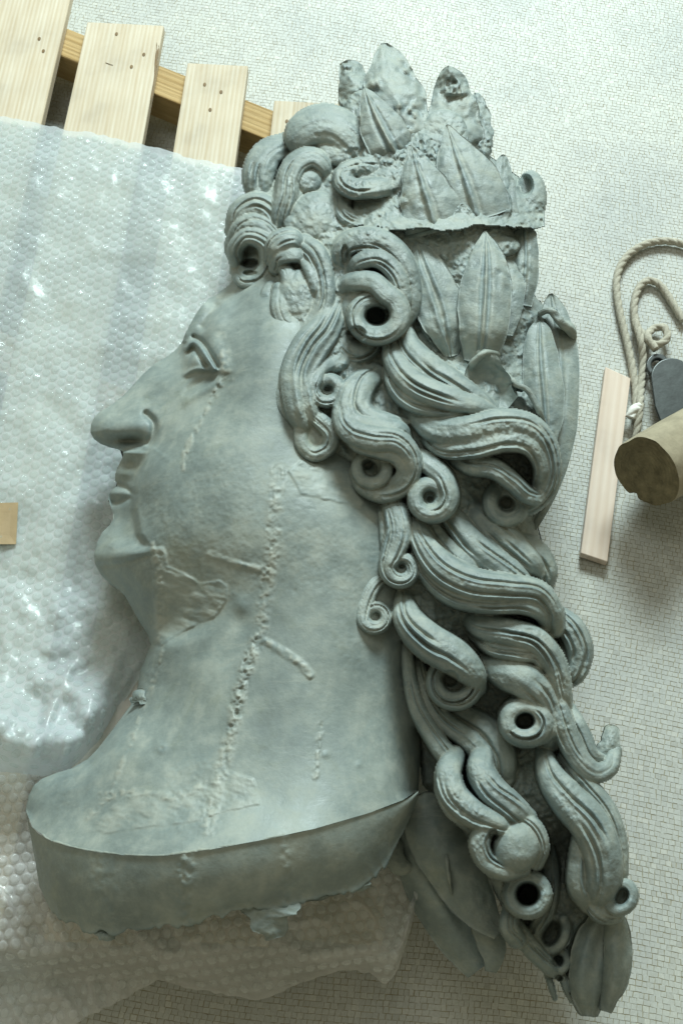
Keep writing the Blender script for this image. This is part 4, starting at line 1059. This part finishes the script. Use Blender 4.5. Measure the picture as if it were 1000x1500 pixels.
for a in ((550, 462, 13, 12, 60), (768, 1056, 14, 12, 70, -15), (772, 1310, 17, 17, 70), (366, 386, 13, 7, 26), (366, 400, 10, 4, 10), (910, 1313, 9, 12, 34, 24), (722, 1223, 7, 9, 16), (658, 994, 13, 11, 16),
          (538, 680, 8, 7, 16), (741, 736, 9, 9, 18), (630, 732, 5, 5, 10), (480, 570, 5, 4, 9), (588, 828, 5, 5, 8), (552, 902, 5, 5, 6), (522, 490, 14, 12, 10), (806, 1366, 11, 16, 18, 20), (816, 1408, 8, 8, 20), (818, 1432, 6, 5, 30),
          (536, 300, 26, 11, 16), (505, 375, 6, 16, 10)): pit(*a)
def shelf():
    sl = window(520, 796, 268, 345); U, V = GU[sl], GV[sl]
    edge = 333+np.interp(U, [520, 600, 650, 700, 730, 795], [-2, 2, 3, -2, 1, 0])+4.0*vnoise(np.stack([U/27., U*0, U*0], -1).reshape(-1, 3), 141).reshape(U.shape)+1.6*vnoise(np.stack([U/8., U*0, U*0], -1).reshape(-1, 3), 142).reshape(U.shape)
    top = np.interp(U, [520, 560, 640, 700, 760, 795], [132, 150, 154, 146, 118, 84])
    H = top-0.75*np.clip(334-V, 0, 99)+3.0*fbm(np.stack([U/9., V/9., U*0], -1).reshape(-1, 3), 3, 143).reshape(U.shape)
    put(sl, H, (V < edge) & (V > 272), 8)
shelf()
lump(777, 290, 62, 22, 38, 24, 0, a2=2.0); pit(768, 271, 12, 16, 34); lump(906, 1312, 38, 17, 22, 10)
for (a, b, c, d, e, f_) in ((575, 262, 116, 30, 20, 14), (664, 258, 118, 26, 34, 12), (716, 300, 112, 34, 34, 10), (650, 200, 100, 36, 40, 12), (700, 210, 70, 20, 30, 12), (530, 170, 84, 26, 40, 12), (560, 230, 108, 30, 26, 14), (690, 360, 100, 70, 22, 12), (640, 380, 100, 40, 30, 10)):
    lump(a, b, c, d, e, f_, 0, a2=3.2)
build_hair()

# --- wreath ribbons hanging under the nape
Rb = 'ribbon'
leaf(Rb, [(590, 1178, -10), (606, 1230, -22), (632, 1300, -44), (666, 1366, -62), (704, 1420, -76)], [10, 34, 38, 36, 32, 22], 38, 0, 5, 1.5, vein=0, thick=16, a1=3, a2=1.6)
leaf(Rb, [(620, 1160, 30), (640, 1220, 18), (676, 1290, 0), (706, 1340, -16), (732, 1366, -24)], [20, 44, 46, 40, 30, 12], 24, 0, 6, 1.0, vein=0, thick=16, a1=3, a2=1.4)
leaf(Rb, [(700, 1330, -46), (716, 1370, -52), (722, 1400, -58), (718, 1424, -66)], [16, 22, 20, 8], 8, 0, 1, 1.0, vein=0)
tube(Rb, [(584, 1222, -30, 10), (576, 1248, -34, 14), (586, 1268, -36, 14), (604, 1262, -34, 10)], 0)
tube(Rb, [(652, 1240, 28, 2.5), (656, 1280, 16, 2.5), (662, 1312, 6, 2)], 0, a2=2)
leaf(Rb, [(892, 1330, 20), (874, 1390, 10), (862, 1440, -4), (862, 1488, -24)], [20, 32, 36, 30, 12], 30, -5, 5, 1.5, vein=0, thick=18, ribw=0.25, a1=4, a2=2)
leaf(Rb, [(900, 1332, 36), (904, 1380, 30), (900, 1430, 16), (886, 1482, -10)], [12, 20, 22, 20, 8], 26, 0, 4, 1.5, vein=0, thick=18, a1=3, a2=1.8)

# --- laurel leaves of the wreath
Lf = 'laurel_leaf'
leaf(Lf, [(566, 63, 84), (572, 110, 104), (582, 170, 112), (592, 240, 112)], [12, 36, 46, 48, 42], 22, 1, 5, 4, thick=20, a1=3, a2=3, crusty=5, sinkb=16)
leaf(Lf, [(512, 88, 66), (518, 130, 80), (534, 180, 90)], [14, 22, 24, 20], 16, 0, 5, 3, thick=16, a1=3, a2=3, crusty=5)
leaf(Lf, [(533, 127, 116), (548, 164, 132), (570, 208, 134), (584, 236, 128)], [3, 20, 32, 34, 26], 16, 5, 1, 1.6, thick=16, a1=2.2, a2=1.8, sinkb=16)
leaf(Lf, [(656, 96, 92), (660, 130, 98), (664, 180, 108), (664, 236, 112)], [10, 28, 38, 42, 40], 22, 1, 5, 4, thick=20, a1=3, a2=3, crusty=5, tipcurl=14, sinkb=16)
leaf(Lf, [(696, 136, 64), (702, 170, 72), (706, 220, 74)], [5, 14, 18, 14], 8, 1.5, 1, 2.5, thick=14, a1=3, a2=3, crusty=4)
leaf(Lf, [(654, 183, 128), (668, 226, 140), (686, 276, 140), (700, 322, 130)], [3, 26, 44, 54, 50], 16, 5, 1, 1.8, thick=16, a1=2.2, a2=1.8, ribw=0.07)
leaf(Lf, [(601, 212, 140), (614, 256, 152), (628, 300, 152), (638, 334, 144)], [4, 22, 36, 46, 48], 18, 5, 1, 2.4, thick=16, a1=2.2, a2=1.8, ribw=0.08, crusty=1.8)
leaf(Lf, [(736, 226, 86), (732, 262, 96), (726, 300, 98), (720, 330, 100)], [6, 20, 26, 30], 12, 1, 2, 2.5, a2=1.8, crusty=4)
leaf(Lf, [(750, 262, 106), (748, 296, 108), (748, 328, 106)], [3, 9, 13], 5, 0, 0, 1)
leaf(Lf, [(609, 346, 116), (620, 386, 130), (640, 440, 136), (656, 500, 130), (660, 522, 122)], [5, 24, 34, 36, 26, 10], 12, -4, 2, 2.0, thick=16, a1=2.2, a2=1.8, vein=1.4, sinkb=16)
leaf(Lf, [(711, 338, 132), (712, 386, 148), (710, 440, 152), (706, 496, 146), (702, 530, 136)], [4, 26, 38, 40, 34, 22], 16, 6, 0, 1.4, thick=16, a1=2.2, a2=1.8, ribw=0.07, sinkb=16)
leaf(Lf, [(768, 334, 90), (770, 372, 92), (768, 410, 88), (762, 446, 80)], [16, 18, 19, 16], 12, 2, 2, 2.0)
leaf(Lf, [(630, 352, 112), (660, 368, 114), (690, 378, 112)], [8, 16, 10], 8, 0, 2, 3, a2=2.6)
leaf(Lf, [(742, 380, 96), (746, 430, 100), (736, 490, 100)], [12, 22, 20, 16], 8, 0, 2, 3, a2=2.2)
leaf(Lf, [(640, 440, 106), (636, 480, 104), (640, 516, 100)], [14, 24, 26, 14], 8, 0, 2, 3, a2=1.6)
leaf(Lf, [(716, 516, 136), (712, 548, 112), (722, 580, 106), (744, 598, 112)], [14, 28, 36, 34, 24], -22, 0, 2, 1.6, a2=1.2)
tube(Lf, [(682, 552, 122, 4), (694, 530, 136, 4.5), (712, 517, 142, 5), (732, 520, 132, 3.5)], 0)
tube(Lf, [(738, 546, 118, 4), (752, 562, 122, 5), (770, 570, 118, 5), (784, 592, 112, 4), (796, 620, 110, 3)], 0, a2=2.4)
leaf(Lf, [(806, 430, 40), (818, 500, 54), (822, 580, 58), (810, 660, 50), (790, 730, 34), (768, 788, 14)], [14, 26, 26, 28, 26, 20, 6], 12, 2, 3, 2.0, vein=0.3)
leaf(Lf, [(790, 470, 78), (792, 530, 88), (798, 600, 88), (800, 660, 76)], [14, 28, 30, 26, 12], 12, 3, 2, 2.0, ribw=0.08)
tube(Lf, [(786, 462, 84, 5), (804, 456, 84, 6), (820, 472, 78, 7), (836, 486, 66, 7), (840, 500, 58, 4)], 0, a1=3, a2=4)

# --- torn lips of the casting
Tp = 'torn_lip'
leaf(Tp, [(396, 1318, 150), (396, 1344, 152), (400, 1358, 146), (404, 1374, 136)], [44, 46, 30, 22, 10], 6, 0, 2, 5, thick=4, a2=2.0)
tube('rim_bead', [(62, 1222, 64, 1.8), (75, 1231, 78, 2.0), (120, 1244, 118, 2.0), (180, 1252, 158, 2.2), (240, 1253, 188, 2.2), (300, 1245, 203, 2.0), (380, 1230, 203, 2.0), (420, 1222, 196, 1.6)], 0, M=220, nphi=12, a1=1.5, a2=2.6, skirt=4, sink=0)
leaf(Tp, [(438, 1318, 138), (490, 1306, 118), (544, 1296, 96)], [4, 7, 6, 4], 3, 0, 2, 2.5, thick=4)
leaf(Tp, [(138, 1362, 86), (156, 1372, 92), (168, 1372, 98)], [4, 8, 4], 2, 0, 1, 2, thick=4)
leaf(Tp, [(192, 1030, 40), (202, 1020, 46), (214, 1030, 56)], [3, 11, 5], 2, 0, 2, 3, thick=4)

# ------------------------------------------------------------------ things at the back: board, rope, pulley, log
def slab(name, quad, z0, z1, mat, label, cat):
    t_ = np.array([P(u, v, z1)[:2] for u, v in quad]); c = t_.mean(0)
    d = t_[3]-t_[0]; ang = math.atan2(d[1], d[0])+math.pi/2
    ca, sa = math.cos(-ang), math.sin(-ang); R = np.array([[ca, -sa], [sa, ca]]); q = (t_-c) @ R.T
    v = [(*p, z0-z1) for p in q]+[(*p, 0) for p in q]
    o = mesh_from(name, np.array(v), [(3, 2, 1, 0), (4, 5, 6, 7), (0, 1, 5, 4), (1, 2, 6, 5), (2, 3, 7, 6), (3, 0, 4, 7)], mat, None, False)
    o.location = (c[0], c[1], z1); o.rotation_euler = (0, 0, ang)
    b = o.modifiers.new('bevel', 'BEVEL'); b.width = 0.0015; b.segments = 2
    tag(o, label, cat); return o
slab('board', [(886, 537), (923, 554), (889, 823), (850, 810)], 0.0035, 0.022, M_BOARD, 'narrow pinkish white planed board lying flat on the floor', 'board')

def rope_tube(name, path, r, twist_len=0.030, M=260, nphi=24):
    q = spline(np.array(path, float), M); c = P(q[:, 0], q[:, 1], q[:, 2])
    T_ = np.gradient(c, axis=0); l = np.linalg.norm(T_, axis=1); T_ /= l[:, None]; s = np.cumsum(l)
    up = np.array([0, 0, 1.0]); B = np.cross(T_, up); B /= np.linalg.norm(B, axis=1, keepdims=True); n1 = np.cross(B, T_)
    fi = np.linspace(0, 2*math.pi, nphi, endpoint=False)
    x = np.abs(np.sin(3*fi[None]/2+s[:, None]/twist_len*math.pi*1.5)); m = 1-0.30*(1-x)**2
    v = c[:, None]+B[:, None]*(r*m*np.cos(fi))[..., None]+n1[:, None]*(r*m*np.sin(fi))[..., None]
    f = [tuple(k) for k in grid_faces(M, nphi, 0, True)]+[tuple(range(nphi))[::-1], tuple((M-1)*nphi+k for k in range(nphi))]
    return mesh_from(name, v.reshape(-1, 3), f, M_ROPE)
rope = empty('rope', (*P(925, 480, 0)[:2], 0.003), 'pale twisted hemp rope lying in two loops above the log', 'rope')
RR = 0.0078
for pth in ([(1030, 372, 0.012), (1000, 358, 0.012), (972, 353, 0.012), (944, 358, 0.012), (921, 372, 0.012), (906, 394, 0.012), (902, 420, 0.012), (907, 456, 0.012), (916, 494, 0.012), (925, 536, 0.012), (930, 572, 0.012), (930, 606, 0.013)],
            [(1000, 470, 0.012), (984, 444, 0.012), (968, 420, 0.012), (951, 411, 0.012), (936, 420, 0.012), (928, 444, 0.012), (931, 474, 0.012), (944, 494, 0.016), (960, 505, 0.024), (976, 496, 0.026), (972, 480, 0.022), (956, 482, 0.016), (948, 494, 0.030), (960, 512, 0.032)],
            [(929, 470, 0.022), (938, 500, 0.026), (941, 530, 0.014), (938, 566, 0.012), (936, 600, 0.024), (931, 640, 0.012), (926, 690, 0.012)]):
    o = rope_tube('strand', pth, RR); under(o, rope)
q = rope_tube('whipping', [(922, 612, 0.022), (927, 601, 0.026), (936, 596, 0.024)], 0.0095, M=40); q.data.materials.clear(); q.data.materials.append(M_WHITE); under(q, rope)

# pulley block
pul = empty('pulley_block', (*P(985, 560, 0)[:2], 0.003), 'dark steel pulley block with rounded eye lying beside the rope', 'pulley')
def prism(name, poly, z0, z1, mat, parent, bev=0.003):
    t_ = np.array([P(u, v, (z0+z1)/2)[:2] for u, v in poly]); n = len(t_)
    v = [(*p, z0) for p in t_]+[(*p, z1) for p in t_]
    f = [tuple(range(n)), tuple(range(n, 2*n))[::-1]]+[(i, n+i, n+(i+1) % n, (i+1) % n) for i in range(n)]
    o = mesh_from(name, np.array(v), f, mat, None, False)
    b = o.modifiers.new('bevel', 'BEVEL'); b.width = bev; b.segments = 3; b.limit_method = 'ANGLE'
    under(o, parent); return o
def arc(cu, cv, r, a0, a1, n, sy=1.0): return [(cu+r*math.cos(math.radians(a0+(a1-a0)*k/n)), cv+sy*r*math.sin(math.radians(a0+(a1-a0)*k/n))) for k in range(n+1)]
prism('cheek_plate', arc(982, 552, 30, 180, 360, 12, 0.9)+[(1008, 600), (998, 628), (970, 628), (958, 596)], 0.0035, 0.010, M_STEEL, pul)
prism('cheek_plate', arc(982, 552, 30, 180, 360, 12, 0.9)+[(1008, 600), (998, 628), (970, 628), (958, 596)], 0.034, 0.041, M_STEEL, pul)
prism('sheave', arc(983, 566, 22, 0, 345, 18), 0.011, 0.033, M_GREY, pul)
prism('eye', arc(962, 536, 17, 100, 330, 14)+arc(962, 536, 9, 330, 100, 14), 0.018, 0.028, M_STEEL, pul)

# log resting on a wedge, cut end towards the viewer
logt = empty('log', (*P(960, 700, 0)[:2], 0.003), 'short peeled log with cut end coloured dark for its shade, propped beside the board', 'log')
ec = P(944, 692, 0.135); axd = np.array([0.74, 0.58, -0.34]); axd /= np.linalg.norm(axd)
e1 = np.cross(axd, [0, 0, 1.0]); e1 /= np.linalg.norm(e1); e2 = np.cross(e1, axd)
nf = 64; fi = np.linspace(0, 2*math.pi, nf, endpoint=False)
R0 = 0.066*(1+0.05*np.sin(2*fi+0.5)+0.035*np.sin(3*fi+2)+0.03*vnoise(np.stack([np.cos(fi)*3, np.sin(fi)*3, fi*0], -1), 90)-0.16*np.exp(-((np.mod(fi-0.55*math.pi+0, 2*math.pi)-math.pi)/0.10)**2))
rows = []
for s, k in ((0.004, 0.985), (0.010, 1.0), (0.10, 1.02), (0.20, 1.0), (0.29, 1.03), (0.30, 1.0)):
    c = ec+axd*s; rows.append(c+np.outer(R0*k*np.cos(fi), e1)+np.outer(R0*k*np.sin(fi), e2))
v = np.vstack(rows); f = [tuple(x) for x in grid_faces(len(rows), nf, 0, True)]+[tuple((len(rows)-1)*nf+k for k in range(nf))]
side = mesh_from('side', v, f, M_BARK); under(side, logt)
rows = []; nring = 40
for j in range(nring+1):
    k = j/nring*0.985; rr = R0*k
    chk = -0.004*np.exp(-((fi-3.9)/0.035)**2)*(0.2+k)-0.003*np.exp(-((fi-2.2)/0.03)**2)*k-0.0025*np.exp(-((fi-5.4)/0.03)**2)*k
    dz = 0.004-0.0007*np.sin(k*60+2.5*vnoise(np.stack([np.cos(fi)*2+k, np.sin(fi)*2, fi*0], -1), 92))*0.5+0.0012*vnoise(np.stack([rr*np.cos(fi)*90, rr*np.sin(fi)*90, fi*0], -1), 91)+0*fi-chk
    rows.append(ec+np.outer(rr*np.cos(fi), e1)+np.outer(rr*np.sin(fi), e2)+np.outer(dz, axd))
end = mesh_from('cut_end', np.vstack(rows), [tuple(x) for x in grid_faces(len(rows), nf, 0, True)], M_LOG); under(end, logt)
